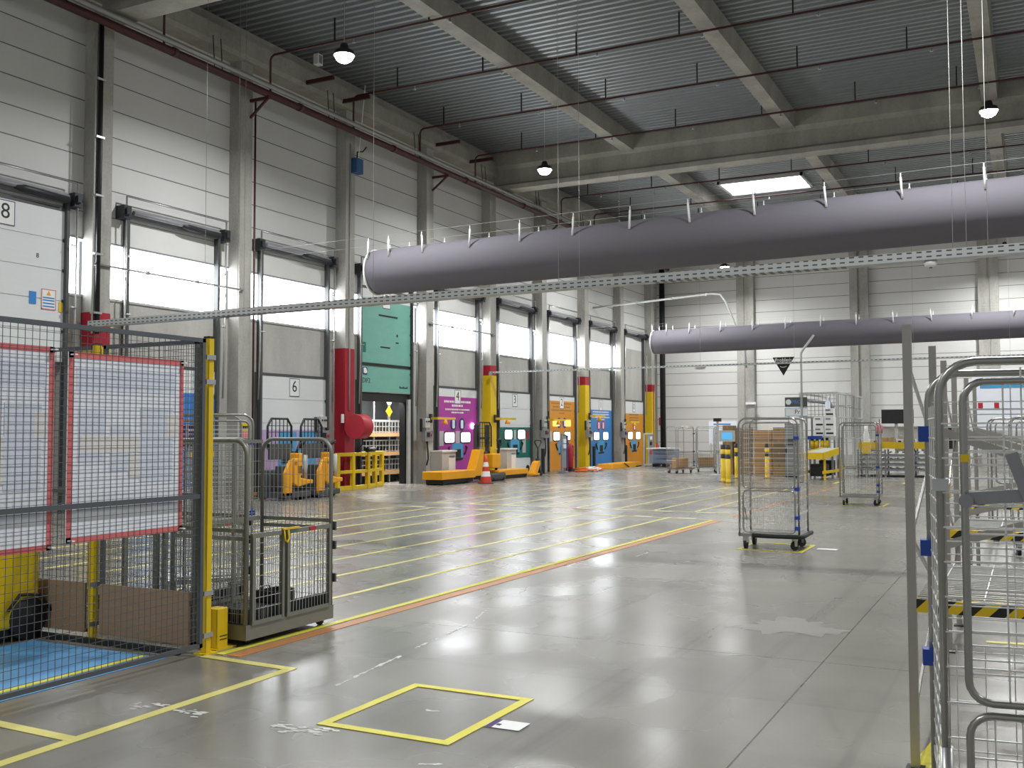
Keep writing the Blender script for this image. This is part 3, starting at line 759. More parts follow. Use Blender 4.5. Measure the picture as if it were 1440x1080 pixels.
tray(14.18, 3.70, .12, .2, 16.7, -6, 'long perforated cable tray crossing below the near air duct', [13.7, 12.9, 12.75, 9.9, 6.45, 6.1, .86, .7, .45, -2], .007)
tray(31.25, 3.64, .05, .15, 16.86, -6, 'farther thin cable tray starting at the yellow column', [12.0, 9.3, 6.38, 3, .5])
t = thing('smoke_detector', 'round white detector hanging under the near cable tray', 'detector', (14.18, 1.13, 3.806))
MB().lathe([(0, 0), (.07, 0), (.085, -.03), (.07, -.07), (.03, -.085), (0, -.085)], seg=20).build('housing', 'white', t)
MB().disc((0, 0, -.088), .022, 'Z', .012, 12).build('sensor_tip', 'darkgrey', t)
# bent grey conduit dropping behind the far duct
t = thing('conduit_pipe', 'pale bent conduit coming down behind the far air duct', 'pipe', (41.6, 0, 0))
MB().tube([(0, 17.24, 7.08), (0, 11.9, 7.35), (0, 11.5, 7.3), (0, 11.25, 6.95), (0, 10.5, 5.0), (0, 10.45, 4.2)], .045, 8).build('pipe', 'lightgrey', t)
for yy in (15.2, 13.6, 12.1): MB().box(-.05, yy-.03, 7.1+(16.9-yy)*.05-.06, .05, yy+.03, 7.1+(16.9-yy)*.05+.07).build('clamp', 'steel', t)

# ================================================================ MESH FENCE (left foreground)
def mesh_fill(mb, p0, ux, uz, w, h, step, r, x0=0):
    """welded mesh in the plane spanned by unit vectors ux, uz from p0"""
    p0 = Vector(p0); ux = Vector(ux); uz = Vector(uz)
    n = int(w/step)
    for i in range(1, n+1):
        a = p0+ux*(i*step - step/2); mb.tube([a, a+uz*h], r, 4, cap=False)
    n = int(h/step)
    for i in range(1, n+1):
        a = p0+uz*(i*step - step/2); mb.tube([a, a+ux*w], r, 4, cap=False)
def fence_panel(label, loc, rz, w, h, mid=True, step=.05, z0=.06, kick=None):
    t = thing('mesh_fence_panel', label, 'fence', loc, rz)
    b = MB(); s = .03
    for x in (s/2, w-s/2): b.bar((x, 0, z0), (x, 0, h), s, s)
    for z in (z0+s/2, h-s/2): b.bar((0, 0, z), (w, 0, z), s, s)
    b.build('frame', 'fence', t)
    if mid: MB().bar((s, .004, 1.14), (w-s, .004, 1.14), .025, .032).build('middle_rail', 'fence', t)
    m = MB(); mesh_fill(m, (s, .0, z0+s), (1,0,0), (0,0,1), w-2*s, h-z0-2*s, step, .0021); m.build('wire_mesh', 'fence', t)
    if kick: MB().box(.03, .02, .06, w-.03, .04, kick).build('kick_board', 'ply', t)
    return t
def fence_post(label, loc, h, col='yellow', foot=True, s=.05):
    t = thing('fence_post', label, 'post', loc)
    MB().box(-s/2, -s/2, .01, s/2, s/2, h).build('post', col, t, bevel=.003)
    MB().box(-.06, -.06, 0, .06, .06, .01).build('foot_plate', col, t)
    MB().box(-s/2-.004, -s/2-.004, h, s/2+.004, s/2+.004, h+.012).build('cap', 'black', t)
    for z in (.12, .42, h-.16, h-.34):
        MB().box(-s/2-.035, -s/2-.012, z, s/2+.006, -s/2, z+.035).build('clamp', 'steel', t)
    return t
fence_panel('near grey wire mesh fence panel with two posters tied behind it', (2.15, 5.34, 0), 0.0, 3.38, 2.28)
fence_panel('grey wire mesh fence panel with brown kick board next to the yellow post', (5.58, 5.44, 0), pi/2, .98, 2.28, kick=.44)
fence_panel('grey wire mesh fence panel with brown kick board behind the yellow machine', (5.58, 6.52, 0), pi/2, 2.2, 2.28, kick=.44)
fence_post('tall yellow corner post of the mesh fence', (5.605, 5.365, 0), 2.29)
fence_post('yellow fence post halfway along the rear mesh panels', (5.55, 6.47, 0), 2.28)
t = thing('steel_rail_bar', 'low black rail on the floor along the brown kick boards', 'rail', (5.48, 5.5, 0))
MB().bar((0, 0, .02), (0, 2.6, .02), .04, .04).build('rail', 'dark', t)
for y in (.1, 1.3, 2.5): MB().box(-.05, y-.04, 0, .03, y+.04, .008).build('foot_plate', 'dark', t)
t = thing('bollard', 'short square yellow guard block beside the corner fence post', 'bollard', (5.775, 5.42, 0))
MB().box(-.055, -.055, .01, .055, .055, .30).build('block', 'yellow', t, bevel=.006)
MB().box(-.09, -.08, 0, .12, .08, .012).build('foot_plate', 'yellow', t)
for z in (.07, .095): MB().box(-.03, -.058, z, .045, -.055, z+.006).build('slot', 'ink', t)
t = thing('notice_board', 'white poster with red border behind the mesh, left one cut by the photo edge', 'poster', (3.9, 5.385, 0))
def poster(t, x0, x1, z0, z1):
    MB().box(x0, -.003, z0, x1, .003, z1).build('sheet', 'paper', t)
    b = MB(); w = .036
    b.box(x0, -.006, z0, x1, -.003, z0+w); b.box(x0, -.006, z1-w, x1, -.003, z1); b.box(x0, -.006, z0, x0+w, -.003, z1); b.box(x1-w, -.006, z0, x1, -.003, z1)
    b.build('red_border', 'border', t)
    w = x1-x0
    for i, (m, fx0, fx1, fz0, fz1) in enumerate((('paperblue', .06, .92, .80, .92), ('paperblue', .08, .3, .42, .7), ('paperblue', .34, .52, .36, .62), ('papertan', .1, .86, .47, .56), ('papertan', .5, .66, .33, .46), ('paperblue', .6, .9, .3, .72), ('paperblue', .08, .9, .16, .2), ('papertan', .84, .95, .55, .68))):
        MB().box(x0+w*fx0, -.0045-.0003*i, z0+(z1-z0)*fz0, x0+w*fx1, -.0032-.0003*i, z0+(z1-z0)*fz1).build('faded_print', m, t)
    for x in (x0+.02, x1-.02):
        for z in (z0+.018, z1-.018): MB().box(x-.011, -.05, z-.004, x+.011, -.003, z+.004).build('cable_tie', 'pinwhite', t)
poster(t, -.45, .395, .88, 2.13)
t = thing('notice_board', 'white poster with red border behind the mesh, complete one beside the corner post', 'poster', (4.885, 5.385, 0))
poster(t, -.485, .485, .905, 2.11)
# yellow machine in the enclosure
t = thing('floor_scrubber', 'yellow ride-on floor machine with black wheel inside the mesh enclosure', 'cleaning machine', (5.46, 6.96, 0), pi/2)
b = MB().prism([(0, .16), (.2, .1), (1.3, .1), (1.3, .95), (.9, 1.1), (.02, .95), (0, .8)], 'X', 0, .44); b.build('body', 'yellow', t, bevel=.03)
MB().box(.02, .25, .03, .42, 1.28, .12).build('skirt', 'black', t, bevel=.01)
for x in (-.0, .36): MB().lathe([(0, 0), (.05, 0), (.06, .01), (.15, .01), (.165, .02), (.165, .07), (.15, .08), (0, .08)], (x-.02, .1, .165), 24, 'X').build('wheel', 'black', t)
MB().tube([(-.03, -.08, .2), (-.03, .02, .34), (-.03, .2, .36), (-.03, .3, .25)], .014, 6).build('wheel_arch', 'black', t)
MB().box(-.012, .5, .14, 0, .62, .16).build('slot', 'ink', t)
MB().box(-.012, .42, .2, 0, .43, .9).build('panel_gap', 'ink', t)

# ================================================================ CAGE TROLLEYS (left)
def arch_pts(y0, y1, z0, z1, r, n=6):
    p = [(y0, z0)]
    for i in range(n+1): a = pi-(pi/2)*i/n; p.append((y0+r+r*cos(a), z1-r+r*sin(a)))
    for i in range(n+1): a = pi/2-(pi/2)*i/n; p.append((y1-r+r*cos(a), z1-r+r*sin(a)))
    p.append((y1, z0)); return p
def loop_pts(y0, y1, z0, z1, r, n=5):
    p = []
    for cx, cz, a0 in ((y1-r, z1-r, 0), (y0+r, z1-r, pi/2), (y0+r, z0+r, pi), (y1-r, z0+r, 1.5*pi)):
        for i in range(n+1): a = a0+(pi/2)*i/n; p.append((cx+r*cos(a), cz+r*sin(a)))
    return p
def wires(mb, fn, us, vs, u0, u1, v0, v1, r):
    for u in us: mb.tube([fn(u, v0), fn(u, v1)], r, 4, cap=False)
    for v in vs: mb.tube([fn(u0, v), fn(u1, v)], r, 4, cap=False)
def frange(a, b, n): return [a+(b-a)*i/(n-1) for i in range(n)]
def caster(t, x, y, swivel=0., r=.06, plate=True, name='caster'):
    c = MB(); c.box(x-.045, y-.04, 2*r+.035, x+.045, y+.04, 2*r+.05)
    for s in (-1, 1): c.bar((x+s*.028*sin(swivel), y+s*.028*cos(swivel), 2*r+.04), (x+s*.028*sin(swivel)+.02*cos(swivel), y+s*.028*cos(swivel), r-.005), .035, .006)
    o = c.build(name, 'steel', t)
    w = MB(); p = Vector((x+.02*cos(swivel), y, r)); ax = Vector((sin(swivel), cos(swivel), 0))
    w.tube([p-ax*.018, p-ax*.014, p+ax*.014, p+ax*.018], [r-.008, r, r, r-.008], 18); w.build('wheel', 'black', o)
    return o
# walk-in platform cage
def platform_cage(label, loc, rz=0.):
    t = thing('platform_cage', label, 'cage trolley', loc, rz); L, D, H = 1.06, .78, 1.54
    b = MB()
    b.box(0, 0, .05, L, .03, .16); b.box(0, D-.03, .05, L, D, .16); b.box(0, .03, .05, .03, D-.03, .16); b.box(L-.03, .03, .05, L, D-.03, .16)
    b.build('base_frame', 'cart', t)
    b = MB(); b.box(.03, .03, .15, L-.03, D-.03, .17)
    for i in range(26): b.box(.05+i*.0375, .04, .17, .066+i*.0375, D-.04, .176)
    b.build('ribbed_deck', 'darkgrey', t)
    b = MB(); b.box(.04, .035, .176, L-.04, .045, .27); b.box(.035, .05, .176, .045, D-.05, .27); b.build('slotted_kick_plate', 'ink', t)
    b = MB()
    for i in range(27): b.box(.05+i*.0375, .026, .17, .056+i*.0375, .034, .275)
    for i in range(18): b.box(.026, .06+i*.0375, .17, .034, .066+i*.0375, .275)
    b.build('kick_bars', 'cart', t)
    for x, nm in ((.015, 'side_arch'), (L-.015, 'side_arch')):
        b = MB(); b.tube([(x, p, q) for p, q in arch_pts(.02, D-.02, .1, H, .12)], .017, 10)
        b.bar((x, .03, .86), (x, D-.03, .86), .02, .03); b.bar((x, .03, .80), (x, D-.03, .80), .02, .03); a = b.build(nm, 'cart', t)
        m = MB(); wires(m, lambda u, v: (x, u, v), frange(.06, D-.06, 16), frange(.24, H-.08, 12), .03, D-.03, .17, H-.02, .0026); m.build('wire_mesh', 'steel', a)
    b = MB(); b.bar((.02, D-.015, H-.02), (L-.02, D-.015, H-.02), .025, .03); b.bar((.02, D-.015, .86), (L-.02, D-.015, .86), .02, .035); b.bar((.36, D-.015, .16), (.36, D-.015, H), .03, .03); b.bar((.7, D-.015, .16), (.7, D-.015, H), .03, .03)
    bk = b.build('rear_frame', 'cart', t)
    m = MB(); wires(m, lambda u, v: (u, D-.015, v), frange(.06, L-.06, 24), frange(.24, H-.08, 12), .03, L-.03, .17, H-.02, .0026); m.build('wire_mesh', 'steel', bk)
    # low front gate in two leaves
    for x0, x1 in ((.05, .42), (.45, L-.05)):
        g = MB(); g.bar((x0, .0, .82), (x1, .0, .82), .025, .035); g.bar((x0, 0, .17), (x1, 0, .17), .025, .03)
        for x in (x0+.015, x1-.015): g.bar((x, 0, .17), (x, 0, .82), .03, .025)
        gg = g.build('gate_leaf', 'cart', t)
        m = MB(); wires(m, lambda u, v: (u, 0, v), frange(x0+.05, x1-.05, 7 if x0 < .2 else 13), frange(.27, .76, 7), x0+.01, x1-.01, .18, .82, .003); m.build('wire_mesh', 'steel', gg)
        sl = MB(); sl.box(x0+.03, -.002, .175, x1-.03, .004, .19); sl.build('dark_gap', 'ink', gg)
    y = MB(); y.tube([(.40, -.02, .84), (.40, -.03, .76), (.43, -.03, .74), (.45, -.03, .77), (.45, -.02, .84)], .008, 6); y.bar((.38, -.02, .845), (.58, -.02, .845), .02, .015); y.build('yellow_latch', 'yellow', t, label='yellow gate latch')
    r = MB(); r.rrect('Y', -.018, .006, .72, .805, .8, .84, .015); r.build('red_label', 'redbright', t)
    for z in (.35, .62, .78): MB().box(L-.01, -.02, z, L+.012, .02, z+.07).build('hinge', 'darkgrey', t)
    for x, y_, s in ((.1, .1, .4), (L-.1, .08, .2), (.1, D-.1, 1.), (L-.1, D-.1, -.6)): caster(t, x, y_, s, .034)
    MB().box(.0, -.01, .05, .2, -.0, .13).build('corner_plate', 'yellow', t) if False else None
    return t
platform_cage('grey walk-in platform cage on wheels beside the orange floor line', (5.88, 5.235, 0))
pc = [o for o in bpy.data.objects if o.name.startswith('platform_cage')][0]
copy_tree(pc, (5.90, 6.16, 0), 0, 'second grey platform cage standing directly behind the front one')
t = thing('plastic_box', 'black open box standing on the deck of the grey platform cage', 'box', (6.78, 5.72, .178))
b = MB(); b.box(-.13, -.1, 0, .13, .1, .008); b.box(-.13, -.1, 0, -.122, .1, .1); b.box(.122, -.1, 0, .13, .1, .1); b.box(-.13, .092, 0, .13, .1, .1); b.box(-.13, -.1, 0, .13, -.092, .1); b.build('tray', 'black', t)
MB().tube([(-.06, .1, .08), (-.05, .112, .12), (.05, .112, .12), (.06, .1, .08)], .006, 6).build('handle', 'dark', t)
tag(MB().box(-.05, -.03, 0, .05, .03, .004).build('paper_scrap', 'white', loc=(6.5, 5.6, .177)), 'white scrap of paper lying on the platform cage deck', 'paper')

# ---------------------------------------------------------------- roll containers
def roll_cage(name, label, bumper=True, doors=True, d=.70, w=.82, H=1.77, tube=.0135, fill=14):
    """front face at local x=0 (toward -X), width along y"""
    t = thing(name, label, 'roll cage'); hw = w/2; zb = .19
    b = MB()
    b.box(.01, -hw+.01, zb, d-.01, hw-.01, zb+.015)
    for x in (.015, d-.015): b.bar((x, -hw, zb), (x, hw, zb), .03, .04)
    for y in (-hw+.015, hw-.015): b.bar((0, y, zb), (d, y, zb), .03, .04)
    b.build('base_deck', 'zinc', t)
    if bumper:
        b = MB(); b.tube([(-.012, .22, zb), (-.02, 0, zb-.004), (-.02, -hw-.01, zb), (.05, -hw-.035, zb), (d, -hw-.03, zb)], .03, 8); b.build('rubber_bumper', 'black', t)
    for x, nm in ((.014, 'front_arch'), (d-.014, 'rear_arch')):
        a = MB().tube([(x, p, q) for p, q in arch_pts(-hw+.014, hw-.014, zb, H, .1)], tube, 10).build(nm, 'zinc', t)
        if nm == 'rear_arch':
            m = MB(); wires(m, lambda u, v: (x, u, v), frange(-hw+.09, hw-.09, 8), frange(zb+.13, .83, 4), -hw+.02, hw-.02, zb, .85, .0028); wires(m, lambda u, v: (x, u, v), [-.13, .13], frange(.9, H-.1, fill-3), -hw+.02, hw-.02, .85, H-.02, .0028); m.build('wire_mesh', 'wire', a)
    for s in (-1, 1):
        y = s*(hw-.014); m = MB(); wires(m, lambda u, v: (u, y, v), frange(.1, d-.1, 5), frange(zb+.08, H-.16, fill), .02, d-.02, zb, H-.12, .0028)
        m.bar((.02, y, zb+.3), (d-.02, y, zb+.3), .008, .03)
        m.build('side_mesh', 'wire', t)
    if doors:
        dx = -.02
        for z0, z1 in ((.83, H-.06), (.235, .795)):
            fz = MB().tube([(dx, p, q) for p, q in loop_pts(-hw+.055, hw-.075, z0, z1, .06)], tube*.85, 8, closed=True).build('upper_door' if z0 > .6 else 'lower_door', 'zinc', t)
            m = MB(); vs = frange(z0+.08, z1-.08, fill-2) if z0 > .6 else frange(z0+.12, z1-.12, 4)
            wires(m, lambda u, v: (dx, u, v), ([] if fill < 20 else frange(-hw+.16, hw-.18, 3)) if z0 > .6 else frange(-hw+.12, hw-.14, 9), vs, -hw+.056, hw-.076, z0, z1, .0034); m.build('wire_mesh', 'wire', fz)
        for z in (1.48, .8, .42, .28):
            MB().box(dx-.022, -hw-.005, z, dx+.03, -hw+.062, z+.045).build('blue_clip', 'blue', t)
    for (x, y, s) in ((.09, -hw+.09, .7), (d-.09, -hw+.09, .9)): caster(t, x, y, s)
    for x in (.09, d-.09):
        c = MB(); c.box(x-.06, hw-.11, .085, x+.06, hw-.05, .2); o = c.build('fixed_caster', 'steel', t)
        MB().tube([(x, hw-.1, .072), (x, hw-.06, .072)], .072, 18).build('wheel', 'black', o)
    return t
cage = roll_cage('roll_cage', 'free-standing empty roll cage with black bumper, nearer one on the open floor')
cage.location = (13.80, 3.19, 0); cage.rotation_euler = (0, 0, .02)
b = MB(); b.bar((.15, .39, .40), (.62, .39, .36), .01, .03); b.bar((.3, .39, .55), (.42, .39, .36), .01, .03); b.build('folding_strut', 'zinc', cage)
cage2 = roll_cage('roll_cage', 'farther empty silver roll cage on the open floor, right of the conveyor table', bumper=False, fill=20)
cage2.location = (22.75, 3.32, 0); cage2.rotation_euler = (0, 0, .04)
# cage behind the platform cage and others in the distance
copy_tree(cage2, (7.35, 7.0, 0), .9, 'roll cage behind the walk-in platform cage, only its top loop showing')

def card_box(label, loc, sx, sy, sz, m='card', rz=0., group=None, tape=True):
    t = thing('cardboard_box', label, 'box', loc, rz, group)
    MB().box(-sx/2, -sy/2, 0, sx/2, sy/2, sz).build('carton', m, t, bevel=.006)
    if tape:
        MB().box(-sx/2-.001, -.03, sz-.12, sx/2+.001, .03, sz+.001).build('packing_tape', 'card2' if m == 'card' else 'card', t)
    return t

# ================================================================ RIGHT FOREGROUND: roll cage and racks
near = roll_cage('roll_cage', 'large silver roll cage cut off by the right edge of the photo', bumper=False, H=1.80, tube=.0135, fill=22)
near.location = (3.255, -.152, 0); near.rotation_euler = (0, 0, .13)
# its latch and plates
b = MB(); b.bar((-.035, .33, 1.405), (-.035, -.02, 1.435), .01, .036); b.tube([(-.045, .335, 1.40), (-.06, .335, 1.40)], .02, 10); b.build('latch_bar', 'grey', near)
MB().bar((-.045, .215, 1.535), (-.045, .17, 1.405), .008, .034).build('latch_lever', 'grey', near)
MB().box(-.045, .125, 1.395, -.03, .155, 1.44).build('latch_stop', 'grey', near)
MB().box(-.03, -.3, 1.52, -.024, .085, 1.68).build('label_plate', 'rack', near)
MB().box(-.04, .322, 1.51, -.034, .345, 1.532).build('yellow_sticker', 'yellow', near)
MB().box(-.01, .375, 1.425, .035, .42, 1.46).build('clamp_sleeve', 'steel', near)
MB().tube([(.014, .396, .2), (.014, .396, .69)], .019, 10).build('post_sleeve', 'steel', near)
for z in (1.02, .78): MB().box(-.025, .095, z, -.02, .12, z+.065).build('small_plate', 'grey', near)
m = MB(); wires(m, lambda u, v: (.004, u, v), [.18, -.05, -.26], frange(.32, 1.62, 14), -.39, .395, .22, 1.78, .0032); m.build('front_mesh', 'wire', near)
for z in (1.56, 1.16, .78): MB().box(.66, .39, z, .715, .43, z+.055).build('blue_clip', 'blue', near)

def rack(label, X0, D, Y0, Wd, H, shelves, mats):
    t = thing('shelf_rack', label, 'rack', (X0, Y0, 0))
    for y in (0, -Wd):
        for x in (D, 0): u = MB().box(x-.02, y-.02, 0.01, x+.02, y+.02, H).build('upright', 'rack', t)
        z = .25; s = 0
        while z+.5 < H:
            a, b_ = ((0, z), (D, z+.42)) if s % 2 == 0 else ((D, z), (0, z+.42))
            MB().bar((a[0], y, a[1]), (b_[0], y, b_[1]), .012, .022).build('lattice_brace', 'zinc', u); z += .42; s += 1
        for x in (0, D): MB().box(x-.04, y-.04, 0, x+.04, y+.04, .01).build('foot_plate', 'dark', t)
    for z, m in shelves:
        b = MB(); b.box(-.02, -Wd+.02, z-.06, .02, -.02, z)
        b.build('hazard_beam', 'hazard', t)
        MB().box(D-.02, -Wd+.02, z-.06, D+.02, -.02, z).build('rear_beam', 'zinc', t)
        g = MB(); n = int(D/.06)
        for i in range(1, n): g.rod((i*D/n, -Wd+.02, z+.004), (i*D/n, -.02, z+.004), .005, 4)
        for y in frange(-.1, -Wd+.1, 9): g.rod((0, y, z+.01), (D, y, z+.01), .004, 4)
        g.build('wire_deck', 'wire', t)
    MB().bar((D, 0, H-.5), (D, -Wd, H-1.2), .01, .05).build('back_brace', 'rack', t)
    MB().bar((D, 0, .9), (D, -Wd, 1.5), .01, .05).build('back_brace', 'rack', t)
    return t
rack('steel shelf rack with the tallest post, nearest at right foreground', 5.22, 1.4, .53, 1.9, 2.11, [(.80, 0)], 0)
rack('steel shelf rack with hazard striped beam, second in the right-hand row', 8.05, 1.1, .57, 2.2, 2.11, [(.88, 0)], 0)
rack('steel shelf rack farthest in the row at the right edge', 10.9, 1.6, .57, 2.4, 2.11, [(.9, 0)], 0)

# ================================================================ ALONG THE DOCK WALL
# two ride-on pallet trucks by dock 6
def picker(label, loc, rz=0.):
    t = thing('pallet_truck', label, 'pallet truck', loc, rz)
    b = MB(); b.box(-.42, -.5, .06, .5, .35, .2); b.box(-.38, .0, .2, .42, .35, .7); b.box(-.2, -.36, .2, .0, 0, .8); b.build('chassis', 'darkgrey', t, bevel=.02)
    b = MB().prism([(-.42, .1), (-.42, .66), (-.22, .95), (-.16, .95), (-.16, .1)], 'Y', -.5, -.42); b.build('side_cover', 'amber', t, bevel=.02)
    b = MB().prism([(-.06, .38), (-.06, .98), (.2, .98), (.2, .52), (.5, .46), (.5, .36), (.1, .3)], 'Y', -.47, -.34); b.build('battery_cover', 'amber', t, bevel=.03)
    MB().box(.06, -.47, .62, .22, -.45, .8).build('control_label', 'darkgrey', t)
    MB().disc((.0, -.46, .86), .045, 'Y', .02, 14).build('stop_button', 'redbright', t)
    MB().box(.2, -.4, .56, .34, -.1, 1.1).build('side_pad', 'amber', t, bevel=.03)
    MB().tube([(.56, -.3, .42), (.56, -.3, 1.05)], .05, 10).build('grab_pole', 'lightgrey', t)
    MB().box(.42, -.45, .36, .68, -.1, .46).build('step_cover', 'amber', t, bevel=.02)
    MB().box(-.38, .0, .95, .42, .06, 1.32).build('mast_panel', 'darkgrey', t)
    g = MB(); p = [(-.43, 1.2), (-.43, 1.74), (-.3, 1.92), (.28, 1.92), (.43, 1.74), (.43, 1.2)]
    g.tube([(x, .03, z) for x, z in p], .028, 6)
    for x in frange(-.28, .28, 5): g.rod((x, .03, 1.2), (x, .03, 1.92), .011, 4)
    for z in (1.3, 1.45, 1.6, 1.75): g.rod((-.43, .03, z), (.43, .03, z), .011, 4)
    g.build('load_guard', 'dark', t)
    c = MB(); c.tube([(.3, -.25, 1.1), (.32, -.3, 1.3), (.5, -.32, 1.38), (.56, -.2, 1.3)], .035, 8); c.build('steering_handle', 'black', t)
    for x in (-.3, .35):
        for y in (-.35, .25): MB().tube([(x-.05, y, .08), (x+.05, y, .08)], .08, 14).build('wheel', 'black', t)
    for y in (.5, .9): MB().box(-.1, .4, .09, .1, .85, .15).build('fork', 'amber', t) if y < .6 else None
    return t
p1 = picker('yellow and grey ride-on pallet truck by dock 6, left one of the pair', (19.05, 15.95, 0))
p1b = copy_tree(p1, (20.25, 15.95, 0), .04, 'yellow and grey ride-on pallet truck by dock 6, right one next to the railing')

# red column: fire hose reel, boxes
t = thing('fire_hose_reel', 'round fire hose reel under a red cover on the dark red column', 'hose reel', (22.98, 16.5, 1.75))
MB().lathe([(0, -.21), (.335, -.21)], (0, 0, 0), 28, 'X').lathe([(.335, -.21), (.345, -.2), (.335, 0), (.345, .2), (.335, .21)], (0, 0, 0), 28, 'X').lathe([(.335, .21), (0, .21)], (0, 0, 0), 28, 'X').build('red_cover', 'redbright', t)
b = MB(); b.box(-.1, .0, -.06, .1, .4, .06); b.build('wall_arm', 'red', t)
MB().tube([(.1, -.05, -.33), (.1, -.05, -.5), (.0, .1, -.7)], .02, 6).build('hose_end', 'dark', t)
MB().box(-.32, .34, .1, -.22, .37, .34).build('instruction_plate', 'white', t)
def control_set(x, z, label, Y=16.88):
    t = thing('control_box', label, 'control box', (x, Y, z))
    MB().box(-.22, -.16, -.2, .22, 0, .14).build('housing', 'grey', t, bevel=.01)
    MB().box(-.16, -.12, .22, .12, 0, .52).build('upper_box', 'lightgrey', t, bevel=.01)
    b = MB()
    for i, q in enumerate((-.1, .0, .08)): b.disc((q, -.13, .42), .022, 'Y', .03, 10)
    b.build('push_button_row', 'ink', t)
    MB().box(-.14, -.18, -.06, .02, -.16, .08).build('display_plate', 'dark', t)
    MB().disc((.12, -.17, .0), .04, 'Y', .03, 12).build('rotary_switch', 'redbright', t)
    MB().tube([(.0, -.08, -.2), (.02, -.1, -.5), (.1, -.06, -.75), (.05, -.03, -.95)], .025, 6).build('cable', 'dark', t)
    MB().box(-.3, -.05, .1, -.22, 0, .5).build('card_holder', 'ink', t)
    return t
c0 = control_set(22.2, 1.5, 'grey dock control box on the left face of the dark red column', 17.2)
copy_tree(c0, (27.0, 16.88, 1.5), 0, 'grey dock control boxes on the bare column between open dock 5 and door 4')
copy_tree(c0, (35.6, 16.88, 1.55), 0, 'grey dock control boxes on the column left of orange door 2')
copy_tree(c0, (39.95, 16.86, 1.55), 0, 'grey dock control boxes on the yellow column between doors 2 and 1')
copy_tree(c0, (44.2, 16.88, 1.5), 0, 'grey dock control boxes on the column left of the orange corner door')
def dock_light(x, label, reach=1.0):
    t = thing('dock_light', label, 'dock light', (x, 16.85, 2.02))
    b = MB(); b.bar((0, 0, 0), (0, -.3, 0), .05, .08); b.bar((-.1, -.32, 0), (reach, -.32, 0), .06, .07); b.build('swing_arm', 'yellow', t)
    MB().lathe([(0, .1), (.05, .1), (.1, -.03), (.09, -.04), (0, -.02)], (.35, -.34, -.14), 14, 'Z').build('lamp_head', 'amber', t)
    MB().box(-.06, -.06, -.14, .06, 0, .14).build('wall_plate', 'dark', t)
    return t
l0 = dock_light(27.25, 'yellow swing-arm dock light at magenta door 4')
copy_tree(l0, (31.55, 16.85, 2.05), 0, 'yellow swing-arm dock light on the yellow column by door 3')
copy_tree(l0, (35.9, 16.85, 2.05), 0, 'yellow swing-arm dock light between doors 3 and 2')
copy_tree(l0, (40.1, 16.84, 2.25), 0, 'yellow swing-arm dock light at blue door 1')
copy_tree(l0, (44.4, 16.85, 2.03), 0, 'yellow swing-arm dock light at the orange corner door')
def cabinet(x, y, label, w=.42, h=.96):
    t = thing('floor_cabinet', label, 'cabinet', (x, y, 0))
    MB().box(-w, -.22, .02, w, .22, h).build('body', 'lightgrey', t, bevel=.008)
    MB().box(-w-.03, -.25, h, w+.03, .25, h+.05).build('lid', 'white', t)
    MB().box(-.02, -.235, .1, w-.05, -.22, h-.18).build('door', 'white', t)
    MB().box(.0, -.25, h-.15, w-.1, -.23, h-.12).build('handle', 'grey', t)
    return t
cabinet(27.8, 16.7, 'cream floor cabinet left of magenta door 4')
cabinet(32.15, 16.7, 'cream floor cabinet between the yellow column and door 3', .36)
# yellow corner guard rail at the open dock
t = thing('guard_railing', 'yellow steel corner guard railing in front of the dark red column', 'railing', (23.8, 16.78, 0))
b = MB()
for a, q in (((-1.38, .02), (0, 0)), ((0, 0), (1.45, .52))):
    for z, h in ((.06, .12), (.5, .09), (.98, .1)): b.bar((a[0], a[1], z), (q[0], q[1], z), .07, h)
b.build('rail', 'yellow', t, bevel=.008)
for x, y in ((-1.38, .02), (-.7, .01), (0, 0), (.72, .26), (1.45, .52)): MB().box(x-.055, y-.055, 0, x+.055, y+.055, 1.03).build('post', 'yellow', t, bevel=.008)
t = thing('rubber_roll', 'black padded roll resting on top of the yellow guard railing', 'roll', (24.15, 16.92, 1.09)); MB().tube([(-.4, -.14, 0), (.4, .14, 0)], .06, 10).build('roll', 'black', t)
for q in (-1, 1): MB().tube([(q*.40, q*.14, 0), (q*.43, q*.15, 0)], .03, 8).build('end_plug', 'dark', t)
# rack with wooden boards inside the open dock
t = thing('mesh_pallet_rack', 'grey mesh rack with wooden boards seen through open dock 5', 'rack', (DOORC[5]+1.45, 18.35, 0))
b = MB()
for x in frange(-1.3, 1.3, 4): b.box(x-.03, -.03, 0, x+.03, .03, 2.75)
for z in (1.95, 2.7): b.bar((-1.3, 0, z), (1.3, 0, z), .05, .06)
b.build('frame', 'steel', t)
for z0 in (.25, .85, 1.45):
    m = MB()
    for x in frange(-1.25, 1.25, 15): m.bar((x, -.05, z0+.12), (x, -.05, z0+.5), .035, .02)
    for z in (z0+.15, z0+.32, z0+.48): m.bar((-1.3, -.05, z), (1.3, -.05, z), .02, .03)
    m.build('mesh_side', 'steel', t)
    MB().box(-1.3, -.12, z0, 1.3, .35, z0+.12).build('wooden_board', 'wood', t)
MB().box(-1.3, .3, 0, 1.3, .34, 1.9).build('back_panel', 'ink', t)
for z, m, ry in ((2.25, 'amber', pi/4), (2.58, 'white', 0)):
    s = MB()
    if ry: s.prism([(.35+.17*cos(a), z+.17*sin(a)) for a in (0, pi/2, pi, 1.5*pi)], 'Y', -.07, -.05)
    else: s.disc((.35, -.06, z), .13, 'Y', .02, 20)
    s.build('warning_plate', m, t)
L = bpy.data.lights.new('lobby_fill_light', 'AREA'); L.size = .8; L.energy = 240
t = thing('lobby_fill_fixture', 'added fill light brightening the lobby behind open dock 5', 'lamp', (DOORC[5]+1.2, 17.95, 3.19))  # invented fitting with an area light, added to brighten the dark lobby
